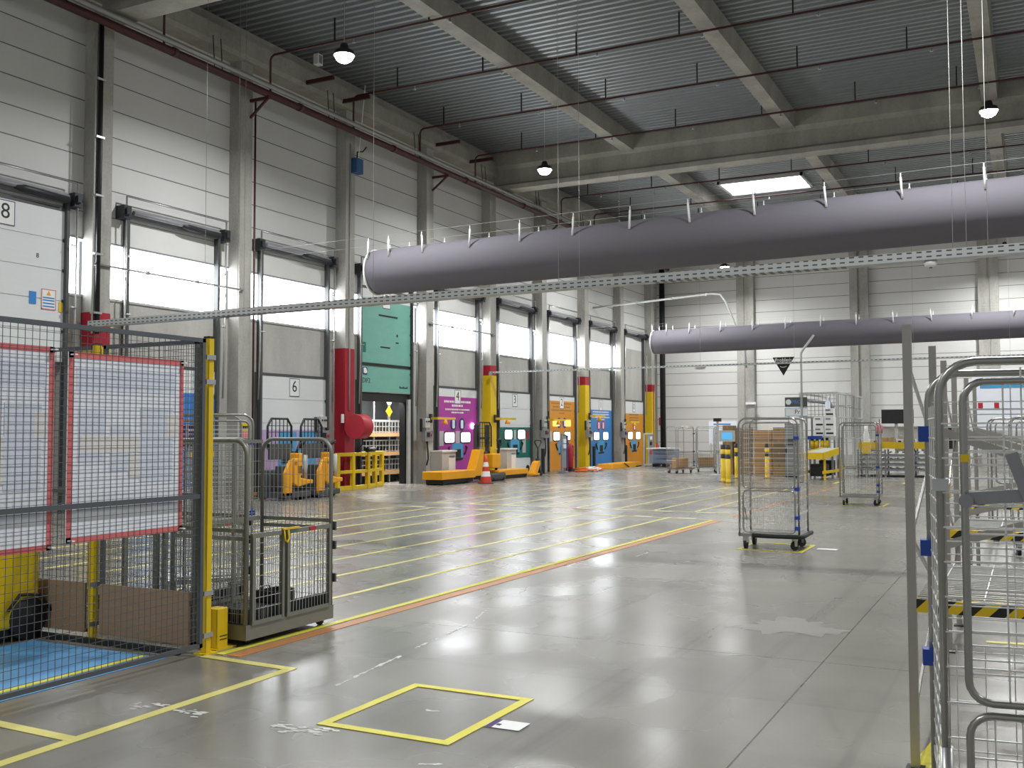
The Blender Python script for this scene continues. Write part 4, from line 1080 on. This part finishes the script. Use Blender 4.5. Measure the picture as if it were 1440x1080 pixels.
MB().box(-.5, -.08, -.05, .5, .08, 0).build('housing', 'white', t)
MB().box(-.47, -.06, -.06, .47, .06, -.05).build('diffuser', 'doorpane', t)
o = bpy.data.objects.new('lobby_fill_light', L); COL.objects.link(o); o.parent = t; o.location = (0, 0, -.08)

# lift truck with long yellow deck, stacker, cone, second deck
t = thing('lift_table_truck', 'low yellow platform truck with slanted end in front of magenta door 4', 'platform truck', (27.3, 16.0, 0))
b = MB(); b.box(-1.3, -.35, .16, .75, .35, .4); b.build('deck', 'amber', t, bevel=.015)
b = MB(); b.box(-1.2, -.28, .03, .7, .28, .16); b.build('chassis', 'dark', t)
b = MB().prism([(.62, .2), (.75, .42), (1.08, 1.03), (1.32, 1.03), (1.2, .2)], 'Y', -.34, -.02); b.build('slanted_end', 'amber', t, bevel=.015)
for x in (-1.1, .4): MB().tube([(x, -.3, .07), (x, .3, .07)], .07, 14).build('roller', 'black', t)
t = thing('pallet_stacker', 'grey and yellow electric stacker with mesh guard behind the traffic cone', 'stacker', (29.12, 15.85, 0))
b = MB()
for x in (-.42, .36): b.box(x-.05, .1, .06, x+.05, .22, 1.82)
b.box(-.45, .1, .8, .42, .2, .95); b.box(-.45, .1, 1.35, .42, .2, 1.42); b.box(-.3, .1, .4, .3, .24, .9); b.build('mast', 'darkgrey', t)
g = MB(); g.tube([(-.46, .05, 1.1), (-.46, .05, 1.75), (-.36, .05, 1.9), (.3, .05, 1.9), (.42, .05, 1.75), (.42, .05, 1.1)], .025, 6)
for x in frange(-.34, .3, 5): g.rod((x, .05, 1.1), (x, .05, 1.9), .009, 4)
for z in (1.25, 1.4, 1.55, 1.7): g.rod((-.46, .05, z), (.42, .05, z), .009, 4)
g.build('mesh_guard', 'dark', t)
MB().box(-.1, -.3, .42, .46, .1, .88).build('battery_cover', 'amber', t, bevel=.03)
MB().box(-.4, -.42, .03, .6, .1, .26).build('base_skirt', 'darkgrey', t, bevel=.05)
MB().box(.12, -.4, .26, .58, .05, .34).build('yellow_top', 'amber', t, bevel=.02)
MB().tube([(.46, -.1, .3), (.48, -.16, .7), (.5, -.2, 1.15), (.4, -.2, 1.32), (.58, -.2, 1.34), (.62, -.2, 1.2), (.5, -.2, 1.12)], .045, 8).build('tiller_arm', 'black', t)
for x in (-.28, .42): MB().tube([(x-.04, -.36, .08), (x+.04, -.36, .08)], .08, 14).build('wheel', 'black', t)
t = thing('traffic_cone', 'red and white traffic cone on the floor before door 4', 'cone', (27.59, 15.04, 0))
MB().lathe([(0, .03), (.25, .03), (.26, .02), (.26, 0), (0, 0)], seg=8).build('base', 'black', t)
R_ = lambda z: .19-.16*z/.86
for z0, z1, m in ((.03, .22, 'cone'), (.22, .38, 'white'), (.38, .52, 'cone'), (.52, .66, 'white'), (.66, .88, 'cone')):
    MB().lathe([(R_(z0), z0), (R_(z1), z1)] + ([(0, z1)] if z1 > .8 else []), seg=20).build('band', m, t)
t = thing('lift_table_truck', 'low yellow platform truck in front of green and white door 3', 'platform truck', (31.7, 16.2, 0))
MB().box(-1.3, -.3, .12, .62, .3, .3).build('deck', 'amber', t, bevel=.015); MB().box(-1.2, -.25, .02, .6, .25, .12).build('chassis', 'dark', t)
for x in (-1.0, .5): MB().tube([(x, -.26, .06), (x, .26, .06)], .06, 14).build('roller', 'black', t)
t = thing('hand_pallet_jack', 'yellow hand pallet jack with black loop handle right of door 3', 'pallet jack', (33.15, 15.95, 0))
MB().prism([(-.5, .02), (-.5, .1), (-.2, .5), (0, .55), (.02, .42), (-.3, .02)], 'Y', -.12, .12).build('fork_head', 'amber', t, bevel=.01)
MB().tube([(.05, 0, .1), (.06, 0, .62)], .09, 12).build('pump', 'black', t)
MB().tube([(.04, 0, .6), (.05, 0, 1.0)], .025, 8).build('handle_shaft', 'dark', t)
MB().tube([(.05, 0, .98), (-.22, 0, 1.2), (-.18, 0, 1.28), (.28, 0, 1.28), (.32, 0, 1.2)], .022, 6, closed=True).build('loop_handle', 'dark', t)
for s in (-1, 1): MB().tube([(.12, s*.06, .09), (.12, s*.11, .09)], .09, 14).build('wheel', 'black', t); MB().box(-.75, s*.17-.07, .06, -.3, s*.17+.07, .12).build('fork', 'amber', t)
# standing frames with straps
t = thing('display_frame', 'grey metal stand with clipboards in front of orange door 2', 'stand', (36.1, 16.05, 0))
b = MB(); b.bar((-.6, 0, 0), (-.6, 0, 1.5), .06, .05); b.bar((.1, .2, 0), (.1, .2, 1.5), .05, .05); b.bar((.66, .4, .2), (.66, .4, 1.45), .05, .05); b.bar((-.6, 0, 1.48), (.1, .2, 1.48), .05, .05); b.bar((.1, .2, 1.48), (.66, .4, 1.45), .05, .05); b.bar((-.6, 0, .04), (.1, .2, .04), .3, .06); b.build('frame', 'grey', t)
MB().box(-.55, .02, .2, -.1, .05, 1.42).build('grey_panel', 'grey', t); MB().box(-.1, .0, .1, .02, .06, 1.45).build('dark_strip', 'purple', t)
for z in (.95, 1.15): MB().box(-.45, -.02, z, -.2, .02, z+.16).build('clipboard', 'paperblue', t)
t = thing('display_frame', 'pale metal stand with clipboards in front of the orange corner door', 'stand', (44.95, 15.9, 0))
b = MB()
for x in (-.6, 0, .6): b.bar((x, 0, 0), (x, 0, 1.5), .06, .05)
for z in (.05, 1.48): b.bar((-.6, 0, z), (.6, 0, z), .08, .06)
b.build('frame', 'lightgrey', t); MB().box(.04, -.02, .1, .56, .0, 1.45).build('grey_panel', 'grey', t)
for z, m in ((.55, 'redbright'), (.95, 'ink'), (1.2, 'paperblue')): MB().box(.15, -.04, z, .42, -.02, z+.16).build('clipboard', m, t)
# post beside doors
for x, lab_ in ((34.72, 'short black post in front of orange door 2'), (40.78, 'short black post at the left of blue door 1'), (44.65, 'short black post left of the orange corner door')):
    t = thing('guide_post', lab_, 'post', (x if x > 40 else 35.0+.0, 16.9 if x > 40 else 16.6, 0)); MB().box(-.06, -.05, 0, .06, .05, .95).build('post', 'dark', t); MB().box(-.1, -.09, 0, .1, .09, .015).build('foot_plate', 'dark', t)
# strap pile, ramps
t = thing('strap_pile', 'heap of orange lashing straps on the floor by the yellow column', 'straps', (37.35, 15.7, 0))
for i in range(9):
    cx, cy = random.uniform(-.55, .6), random.uniform(-.2, .2); b = MB(); r = random.uniform(.18, .38); pts = []
    for j in range(14): a = j*.75+i; pts.append((cx+r*cos(a)*(1-.03*j), cy+r*.6*sin(a), .03+.012*j*(.6 if i % 2 else 1)+.01*random.random()))
    b.tube(pts, .028, 5); b.build('strap', 'strap' if i % 4 else 'white', t)
t = thing('dock_ramp', 'low yellow steel dock ramp in front of blue door 1', 'ramp', (42.3, 16.3, 0))
b = MB().prism([(-1.8, 0), (-1.75, .2), (1.0, .22), (1.75, .2), (1.8, .06), (1.2, .03), (1.1, 0)], 'Y', -.35, .35); b.build('ramp_plate', 'amber', t, bevel=.01)
MB().box(1.1, -.37, .0, 1.78, .3, .05).build('foot', 'dark', t); MB().bar((-.4, -.36, .2), (.2, -.36, .03), .01, .05).build('strap', 'ink', t)
t = thing('fire_extinguisher', 'red fire hose and extinguisher at the corner column by the back wall', 'fire extinguisher', (48.3, 16.6, 0))
MB().lathe([(0, .2), (.11, .2), (.12, .25), (.12, .75), (.06, .85), (.03, .9), (0, .9)], seg=16).build('cylinder', 'red', t); MB().tube([(0, 0, .88), (-.2, -.05, .95), (-.28, -.05, .6), (-.26, -.05, .35)], .05, 8).build('hose', 'redbright', t); MB().box(-.13, -.13, 0, .13, .13, .2).build('stand', 'dark', t)
t = thing('fire_extinguisher', 'red fire extinguisher behind the stand at orange door 2', 'fire extinguisher', (37.55, 16.6, 0))
MB().lathe([(0, .1), (.12, .1), (.13, .2), (.13, .9), (.07, 1.05), (.04, 1.1), (0, 1.1)], seg=16).build('cylinder', 'red', t); MB().tube([(0, 0, 1.08), (.15, -.05, 1.0), (.18, -.05, .6)], .03, 8).build('hose', 'ink', t); MB().box(-.14, -.14, 0, .14, .14, .1).build('stand', 'dark', t)
# sign boards on the wall behind the fence
t = thing('kiosk_post', 'purple sign on a slim post seen right of the posters', 'sign', (12.25, 12.05, 0))
MB().box(-.03, -.03, 0, .03, .03, 1.75).build('post', 'grey', t); MB().box(-.25, -.05, 1.35, .25, -.03, 1.72).build('sign_board', 'purple', t)
MB().box(-.18, -.06, 1.62, .12, -.05, 1.645).build('printed_lines', 'white', t); MB().box(.1, -.06, 1.4, .18, -.05, 1.6).build('printed_bar', 'white', t); MB().box(-.15, -.2, 1.2, .3, -.05, 1.28).build('tray', 'yellow', t); MB().box(-.2, -.2, 0, .2, .2, .02).build('foot_plate', 'grey', t)

# ================================================================ FAR RIGHT WORK AREA
# bollards, striped black and yellow
def bollard(loc, label):
    t = thing('bollard', label, 'bollard', loc); r = .075
    for z0, z1, m in ((0, .12, 'yellow'), (.12, .74, 'yellow'), (.74, .88, 'ink'), (.88, 1.03, 'yellow'), (1.03, 1.17, 'ink')):
        MB().lathe([(r, z0), (r, z1), (0, z1)], seg=14).build('band', m, t)
    MB().box(-.11, -.11, 0, .11, .11, .012).build('foot_plate', 'dark', t); return t
bollard((31.5, 8.68, 0), 'yellow and black striped bollard, leftmost of the pair standing close together')
bollard((31.05, 8.40, 0), 'yellow and black striped bollard, right one of the pair standing close together')
bollard((34.3, 8.98, 0), 'yellow and black striped bollard just left of the near roll cage')
bollard((34.6, 8.02, 0), 'yellow and black striped bollard seen through the near roll cage')
t = thing('touch_screen_kiosk', 'slim grey stand with a blue touch screen and camera on top', 'kiosk', (35.9, 10.05, 0))
b = MB(); b.box(-.04, -.0, .05, .04, .06, 1.98); b.box(-.3, -.3, 0, .3, .3, .05); b.build('stand', 'lightgrey', t)
MB().box(-.1, -.62, 1.22, -.04, -.05, 1.62).build('screen_case', 'lightgrey', t); MB().box(-.105, -.52, 1.3, -.1, -.15, 1.54).build('screen', 'screen', t)
MB().box(-.08, -.1, 1.94, .06, .16, 2.06).build('camera_head', 'ink', t); MB().box(-.2, -.1, .9, .05, .1, .94).build('shelf', 'lightgrey', t)
far = copy_tree(cage2, (37.2, 11.7, 0), .9, 'far silver roll cage holding a cardboard stack, leftmost of the far group')
far2 = copy_tree(cage2, (38.8, 11.35, 0), .25, 'far silver roll cage with one cardboard box, second of the far group')
far3 = copy_tree(cage2, (37.6, 10.3, 0), .1, 'far silver roll cage behind the touch screen kiosk')
for i, z in enumerate((.215, .337, .459)): card_box(('bottom', 'middle', 'top')[i]+' flat carton in the leftmost far roll cage', (37.2+.35*cos(.9), 11.7+.35*sin(.9), z), .36, .5, .12, 'wood', .9, None, False)
card_box('single carton in the second far roll cage', (39.14, 11.44, .215), .45, .62, .36, 'card', .25)
t = thing('crate_pallet', 'stack of blue-grey crates with flat lid on a pallet in the far corner', 'pallet', (44.2, 14.8, 0))
for z in (.14, .36, .58): MB().box(-.4, -.5, z, .4, .5, z+.2).build('crate', 'crate', t, bevel=.02)
b = MB()
for y in (-.45, 0, .45): b.box(-.4, y-.06, 0, .4, y+.06, .1)
b.box(-.42, -.52, .1, .42, .52, .13); b.build('pallet', 'dark', t)
MB().box(-.55, -.5, .8, .6, .75, .84).build('lid', 'white', t)
t = thing('information_board', 'white information sheet board behind the far roll cages', 'board', (40.4, 11.1, 0))
b = MB(); b.box(-.03, -.55, 0, .03, -.5, 1.1); b.box(-.03, .5, 0, .03, .55, 1.1); b.build('leg', 'lightgrey', t); MB().box(-.02, -.55, 1.05, .02, .6, 2.0).build('board', 'paper', t)
MB().box(-.03, -.3, 1.85, -.02, .4, 1.9).build('blue_heading', 'bluev', t); MB().box(-.03, -.3, 1.3, -.02, .1, 1.7).build('pink_print', 'papertan', t); MB().box(-.03, .2, 1.2, -.02, .5, 1.7).build('grey_print', 'paperblue', t)
# cardboard stacks
k = 0
def stack(x, y, n, sx, sy, sz, who, m='card2'):
    for i in range(n):
        pos = ('bottom', 'second', 'third', 'fourth', 'fifth', 'sixth', 'seventh', 'eighth', 'ninth', 'tenth', 'eleventh', 'twelfth')[i] if i < n-1 else 'top'
        card_box('%s carton of the %s' % (pos, who), (x, y, i*(sz+.001)), sx, sy, sz, m if i % 3 else 'card', random.uniform(-.03, .03), None, n < 8)
stack(37.4, 10.05, 3, .6, .36, .6, 'tall brown stack behind the striped bollards')
stack(37.5, 9.52, 3, .6, .5, .57, 'brown stack left of the roll cage posts')
stack(37.2, 8.70, 12, .6, .62, .135, 'flat carton pile seen through the near roll cage', 'wood')
stack(36.8, 8.05, 4, .5, .4, .43, 'brown stack beside the grey locker')
t = thing('grey_locker', 'grey metal locker with a sign seen through the near roll cage', 'locker', (35.6, 7.38, 0))
MB().box(-.2, -.21, .05, .2, .21, 1.85).build('body', 'grey', t); MB().box(-.215, -.2, .1, -.2, .2, 1.8).build('door', 'grey', t); MB().box(-.225, -.15, 1.1, -.215, .15, 1.35).build('sign', 'darkgrey', t); MB().box(-.2, -.2, 0, .2, .2, .05).build('foot', 'dark', t)
MB().box(-.24, .15, .85, -.215, .18, 1.0).build('handle', 'dark', t)
# pole with the black triangle sign and wall signs
t = thing('grey_mast', 'tall grey mast with bent arm carrying lamps over the work area', 'mast', (32.0, 6.33, 0))
b = MB(); b.tube([(0, 0, 0), (0, 0, 4.0), (0, -.06, 4.1), (0, -.4, 4.55)], .036, 8); b.build('mast_tube', 'lightgrey', t); MB().box(-.12, -.12, 0, .12, .12, .02).build('foot_plate', 'dark', t)
t = thing('hanging_sign', 'black triangular hanging sign reading Problem', 'sign', (31.40, 6.74, 3.285))
MB().prism([(.33, .57), (-.33, .57), (0, 0)], 'X', -.01, .01).build('sign_plate', 'ink', t)
text_mb('Problem', .15, on_back(0, .478, -.011)).build('lettering', 'white', t)
MB().tube([(-.016, .1, .29), (-.016, .05, .265), (-.016, -.03, .262), (-.016, -.1, .29)], .013, 5).build('arrow_symbol', 'white', t)
for s in (-1, 1): MB().rod((0, s*.2, .56), (-.09, s*.2, .39), .006, 4).build('hanging_wire', 'steel', t)
def signboard(name, X, y0, y1, z0, z1, m, label):
    t = thing(name, label, 'sign', (X, (y0+y1)/2, (z0+z1)/2)); w, h = (y1-y0)/2, (z1-z0)/2
    MB().box(-.015, -w, -h, .015, w, h).build('sign_plate', m, t); return t, w, h
t, w, h = signboard('work_area_sign', 37.9, 7.3, 8.1, 2.48, 2.83, 'darkgrey', 'dark blue-grey sign with white disc beside the grey mast')
MB().disc((-.018, .27, 0), .1, 'X', .008, 20).build('white_disc', 'white', t); text_mb('PRO', .18, on_back(-.02, 0, -.016)).build('lettering', 'bluev', t); MB().box(-.02, -.3, -.17, .02, .3, -.9).build('hanger_frame', 'lightgrey', t) if False else None
MB().box(.015, -.35, -2.65, .05, -.3, .17).build('post', 'lightgrey', t)
t, w, h = signboard('work_area_sign', 37.88, 7.3, 8.1, 2.13, 2.44, 'white', 'white sign with blue frame reading Pr below the dark sign')
text_mb('Pr', .22, on_back(-.05, 0, -.016)).build('lettering', 'ink', t)
b = MB(); b.box(-.02, -w, h-.02, -.014, w, h); b.box(-.02, -w, -h, -.014, w, -h+.02); b.box(-.02, w-.02, -h, -.014, w, h); b.build('blue_border', 'cyan', t)
MB().box(.015, .25, -2.28, .05, .3, .15).build('post', 'lightgrey', t)
# steel frame enclosure
t = thing('mesh_enclosure', 'tall grey steel frame enclosure with mesh walls in the work area', 'enclosure', (38.2, 6.3, 0))
b = MB()
for x, y in ((0, 0), (0, 1.3), (6, 0), (6, 1.3), (2, 0), (4, 0)): b.box(x-.04, y-.04, 0, x+.04, y+.04, 3.0)
for z in (2.98, 2.1, 1.3): b.bar((0, 0, z), (6, 0, z), .06, .06); b.bar((0, 0, z), (0, 1.3, z), .06, .06); b.bar((0, 1.3, z), (6, 1.3, z), .06, .06)
b.build('steel_frame', 'lightgrey', t)
m = MB(); wires(m, lambda u, v: (0, u, v), frange(.1, 1.2, 9), frange(2.2, 2.9, 6), 0, 1.3, 2.1, 2.98, .012); wires(m, lambda u, v: (u, 0, v), frange(.4, 5.6, 12), [2.5], 0, 6, 1.3, 2.98, .014); m.build('mesh_wall', 'grey', t)
MB().tube([(.3, 1.2, 2.75), (.3, .3, 2.6), (.3, .05, 2.2)], .07, 8).build('cable_bundle', 'grey', t)
b = MB()
for y in frange(.2, 1.2, 6): b.box(.5, y-.03, .9, .6, y+.03, 2.1)
b.build('inner_bars', 'grey', t)
# white carton tower
for i, (y, z, sy, sz, pos) in enumerate(((6.68, 1.42, .34, .3, 'lower left'), (6.33, 1.42, .33, .3, 'lower right'), (6.68, 1.725, .34, .36, 'upper left'), (6.33, 1.725, .33, .36, 'middle right'), (6.33, 2.09, .3, .3, 'topmost'))):
    q = thing('white_carton', '%s white carton on the shelf above the yellow conveyor' % pos, 'box', (36.9, y, z)); MB().box(-.2, -sy/2, 0, .2, sy/2, sz).build('carton', 'white', q, bevel=.01); MB().box(-.205, -.14, .06, -.2, .1, .12).build('printed_lines', 'ink', q); MB().box(-.205, -.05, sz-.1, -.2, .12, sz-.04).build('printed_lines', 'grey', q)
t = thing('shelf_table', 'grey shelf table carrying the white cartons', 'table', (36.95, 6.55, 0))
MB().box(-.05-.3, -.6, .93, .35, .6, .96).build('lower_shelf', 'lightgrey', t); MB().box(-.35, -.6, 1.36, .35, .6, 1.415).build('table_top', 'lightgrey', t)
for x in (-.3, .3):
    for y in (-.55, .55): MB().box(x-.03, y-.03, 0, x+.03, y+.03, 1.36).build('leg', 'grey', t)
MB().box(-.36, .0, 1.3, -.35, .55, 1.42).build('blue_sign', 'blue', t)
q = thing('spray_bottle', 'clear blue-tinted bottle on top of the white cartons', 'bottle', (36.9, 6.4, 2.392)); MB().lathe([(0, 0), (.08, 0), (.085, .02), (.085, .2), (.03, .28), (.03, .33), (0, .33)], seg=14).build('bottle', 'paperblue', q); MB().box(-.05, -.03, .33, .03, .03, .4).build('spray_head', 'white', q)
# yellow conveyor table
t = thing('conveyor_table', 'bright yellow conveyor table on grey legs in the work area', 'conveyor', (34.2, 6.36, 0))
b = MB(); b.bar((-.3, .35, .78), (2.1, .15, .92), .05, .22); b.bar((-.3, -.3, .78), (2.1, -.45, .92), .05, .22); b.bar((-.3, .35, .78), (-.3, -.3, .78), .05, .22); b.build('side_rail', 'yellow', t)
b = MB(); b.bar((-.3, .03, .86), (2.1, -.15, 1.0), .62, .02); b.build('belt', 'lightgrey', t)
for x in (0, 1.0, 1.9):
    for y in (.3-.09*x, -.3-.08*x): MB().box(x-.04, y-.03, 0, x+.04, y+.03, .72+.06*x).build('leg', 'grey' if x else 'yellow', t)
b = MB(); b.bar((-.3, .33, .25), (2.0, .15, .25), .05, .09); b.bar((-.3, -.3, .25), (2.0, -.45, .25), .05, .09); b.build('lower_rail', 'yellow', t)
MB().box(.2, -.3, .1, .8, .2, .5).build('motor', 'dark', t); MB().box(1.2, -.35, .1, 1.7, .1, .6).build('motor', 'dark', t)
for i, y in enumerate((.42, .17, -.12, -.38)):
    q = thing('scanner_cylinder', ('yellow and black upright cylinder, leftmost on the yellow conveyor', 'yellow and black upright cylinder, second from left on the yellow conveyor', 'yellow and black upright cylinder, third from left on the yellow conveyor', 'yellow and black upright cylinder, rightmost on the yellow conveyor')[i], 'cylinder', (36.72, 6.55+y*.62+.1, .962)); MB().lathe([(0, 0), (.075, 0), (.075, .3), (0, .3)], seg=14).build('sleeve', 'yellow', q); MB().lathe([(.05, .3), (.05, .4), (0, .4)], seg=14).build('cap', 'ink', q)
# yellow barrier posts and grey roller conveyors
t = thing('guard_post', 'yellow guard post right of the yellow conveyor', 'post', (36.3, 5.9, 0)); MB().box(-.09, -.09, .01, .09, .09, .62).build('post', 'yellow', t, bevel=.01); MB().box(-.14, -.14, 0, .14, .14, .012).build('foot_plate', 'yellow', t)
t = thing('roller_conveyor', 'long grey roller conveyor with yellow side panels behind the far roll cage', 'conveyor', (37.2, 4.35, 0))
b = MB()
for z in (.25, .42, .58, .74): b.bar((0, 1.1, z), (0, -1.6, z), .05, .07); b.bar((.8, 1.1, z), (.8, -1.6, z), .05, .07)
for y in (1.1, .2, -.7, -1.6):
    for x in (0, .8): b.box(x-.03, y-.03, 0, x+.03, y+.03, .95)
b.build('steel_frame', 'grey', t)
for z in (.3, .63, .85):
    for y in frange(1.0, -1.5, 12): MB().rod((.03, y, z), (.77, y, z), .03, 8).build('roller', 'zinc', t)
MB().box(-.03, -1.6, .98, .0, 1.1, 1.2).build('side_panel', 'yellow', t); MB().box(.8, -1.6, .98, .83, 1.1, 1.2).build('side_panel', 'yellow', t)
MB().box(-.02, -1.6, .02, .82, 1.1, .05).build('base_plate', 'dark', t)
for i, y in enumerate((.9, .55, -.25, -.6, -1.1)):
    q = thing('white_tote', '%s of the white totes on the yellow-sided roller conveyor' % ('leftmost', 'second', 'third', 'fourth', 'rightmost')[i], 'tote', (37.6, 4.35+y, .89)); b = MB(); b.box(-.2, -.15, 0, .2, .15, .02); b.box(-.2, -.15, 0, -.18, .15, .42); b.box(.18, -.15, 0, .2, .15, .42); b.box(-.2, -.15, 0, .2, -.13, .42); b.box(-.2, .13, 0, .2, .15, .42); b.build('tub', 'white', q); MB().box(-.205, -.05, .3, -.2, .05, .36).build('grip', 'ink', q)
t = thing('signal_column', 'tall white and yellow signal column standing before the roller conveyor', 'signal column', (36.7, 5.10, 0))
MB().box(-.04, -.04, 0, .04, .04, .8).build('post', 'grey', t); MB().box(-.13, -.13, .8, .13, .13, 1.22).build('yellow_box', 'yellow', t, bevel=.02); MB().lathe([(.1, 1.22), (.1, 1.45), (.06, 1.6), (.06, 1.8), (0, 1.8)], seg=14).build('white_top', 'white', t)
q = thing('warning_bag', 'pink bag hanging on the conveyor frame behind the far roll cage', 'bag', (37.12, 4.72, 1.5)); MB().lathe([(0, 0), (.1, .0), (.11, .15), (.1, .28), (.05, .3), (0, .3)], seg=4).build('bag', 'pink', q); MB().rod((0, 0, .3), (.0, 0, .5), .012, 5).build('strap', 'ink', q); MB().box(-.015, -.02, -.55, .015, .02, .02).build('rod', 'lightgrey', q)
t = thing('television_screen', 'large black flat screen on a white stand in front of the back wall', 'screen', (40.0, 4.5, 0))
MB().box(-.04, -.62, 1.86, .02, .5, 2.38).build('bezel', 'ink', t); MB().box(-.045, -.6, 1.88, -.04, .48, 2.36).build('screen', 'black', t)
b = MB(); b.box(.02, -.05, .05, .08, .05, 2.1); b.box(-.3, -.4, 0, .4, .4, .05); b.build('stand', 'lightgrey', t)
t = thing('work_table', 'white work table with shelf under the television screen', 'table', (41.0, 3.9, 0))
MB().box(-.4, -1.6, 1.0, .4, 1.4, 1.05).build('table_top', 'white', t); MB().box(.3, -1.6, 1.05, .36, 1.4, 1.75).build('rear_panel', 'white', t); MB().box(.1, -1.6, 1.72, .4, 1.4, 1.76).build('upper_shelf', 'lightgrey', t)
for x in (-.36, .36):
    for y in (-1.55, 0, 1.35): MB().box(x-.03, y-.03, 0, x+.03, y+.03, 1.0).build('leg', 'lightgrey', t)
for i, (y, m) in enumerate(((1.0, 'card'), (.4, 'card2'), (-.3, 'card'), (-.8, 'card2'))): card_box('%s carton on the white work table' % ('leftmost', 'second', 'third', 'rightmost')[i], (40.95, 3.9+y, 1.052), .3, .4, .28, m)
t = thing('label_printer', 'black and white label printer on a grey stand right of the steel post', 'printer', (36.0, 2.55, 0))
MB().box(-.2, -.3, .9, .3, .3, 1.0).build('shelf', 'lightgrey', t); MB().box(-.1, -.25, 1.0, .25, .25, 1.7).build('housing', 'ink', t, bevel=.02); MB().box(-.17, -.12, 1.0, -.1, .2, 1.45).build('front_cover', 'white', t, bevel=.02); text_mb('N', .15, on_back(.04, 1.25, -.171)).build('lettering', 'ink', t)
for y in (-.25, .25): MB().box(-.05, y-.03, 0, .05, y+.03, .9).build('leg', 'grey', t)
for x, y, rz, lab_ in ((14.5, -.15, .05, 'silver roll cage seen behind the shelf racks at the right edge, nearest of three'), (16.4, .15, .1, 'silver roll cage behind the shelf racks, middle of three'), (18.6, -.4, -.1, 'silver roll cage behind the shelf racks, farthest of three')):
    copy_tree(cage2, (x, y, 0), rz, lab_)
# small wall fittings on the back wall
for y, z, lab_ in ((14.9, 4.9, 'pair of small white emergency lights high on the back wall near the corner'), (12.3, 2.95, 'small white emergency light on the back wall column behind the work area')):
    t = thing('emergency_light', lab_, 'wall light', (XB-.36 if y < 13 else XB-.01, y, z)); b = MB(); b.box(-.1, -.25, -.06, 0, .25, .06); b.build('housing', 'white', t, bevel=.01); MB().box(-.105, -.2, -.04, -.1, .2, .02).build('diffuser', 'paper', t)
t = thing('fire_sign', 'small red fire sign on the back wall at left', 'sign', (XB-.01, 17.0, 2.1)); MB().box(-.02, -.16, -.2, 0, .16, .2).build('sign_plate', 'redbright', t); MB().box(-.025, -.08, -.12, -.02, .08, .1).build('flame_symbol', 'white', t)
t = thing('wall_panel_board', 'white notice sheets board on the far wall behind the shelf racks', 'board', (30.5, .75, 0)); MB().box(-.02, -1.5, 1.6, .02, .7, 3.1).build('board', 'paper', t); MB().box(-.03, -.6, 2.75, -.02, .5, 2.9).build('blue_heading', 'cyan', t)
for y in (.5, .1): MB().box(-.03, y-.06, 2.2, -.02, y+.06, 2.35).build('red_print', 'redbright', t)
b = MB(); b.box(-.03, -1.45, 0, .03, -1.39, 1.7); b.box(-.03, .6, 0, .03, .66, 1.7); b.build('leg', 'grey', t)
t = thing('guard_post', 'yellow and white post seen through the big right-hand roll cage', 'post', (17.2, 1.28, 0)); MB().box(-.08, -.08, 1.0, .08, .08, 2.1).build('white_part', 'white', t); MB().box(-.12, -.12, .55, .12, .12, 1.0).build('yellow_part', 'yellow', t); MB().box(-.1, -.1, 0, .1, .1, .55).build('black_base', 'ink', t)
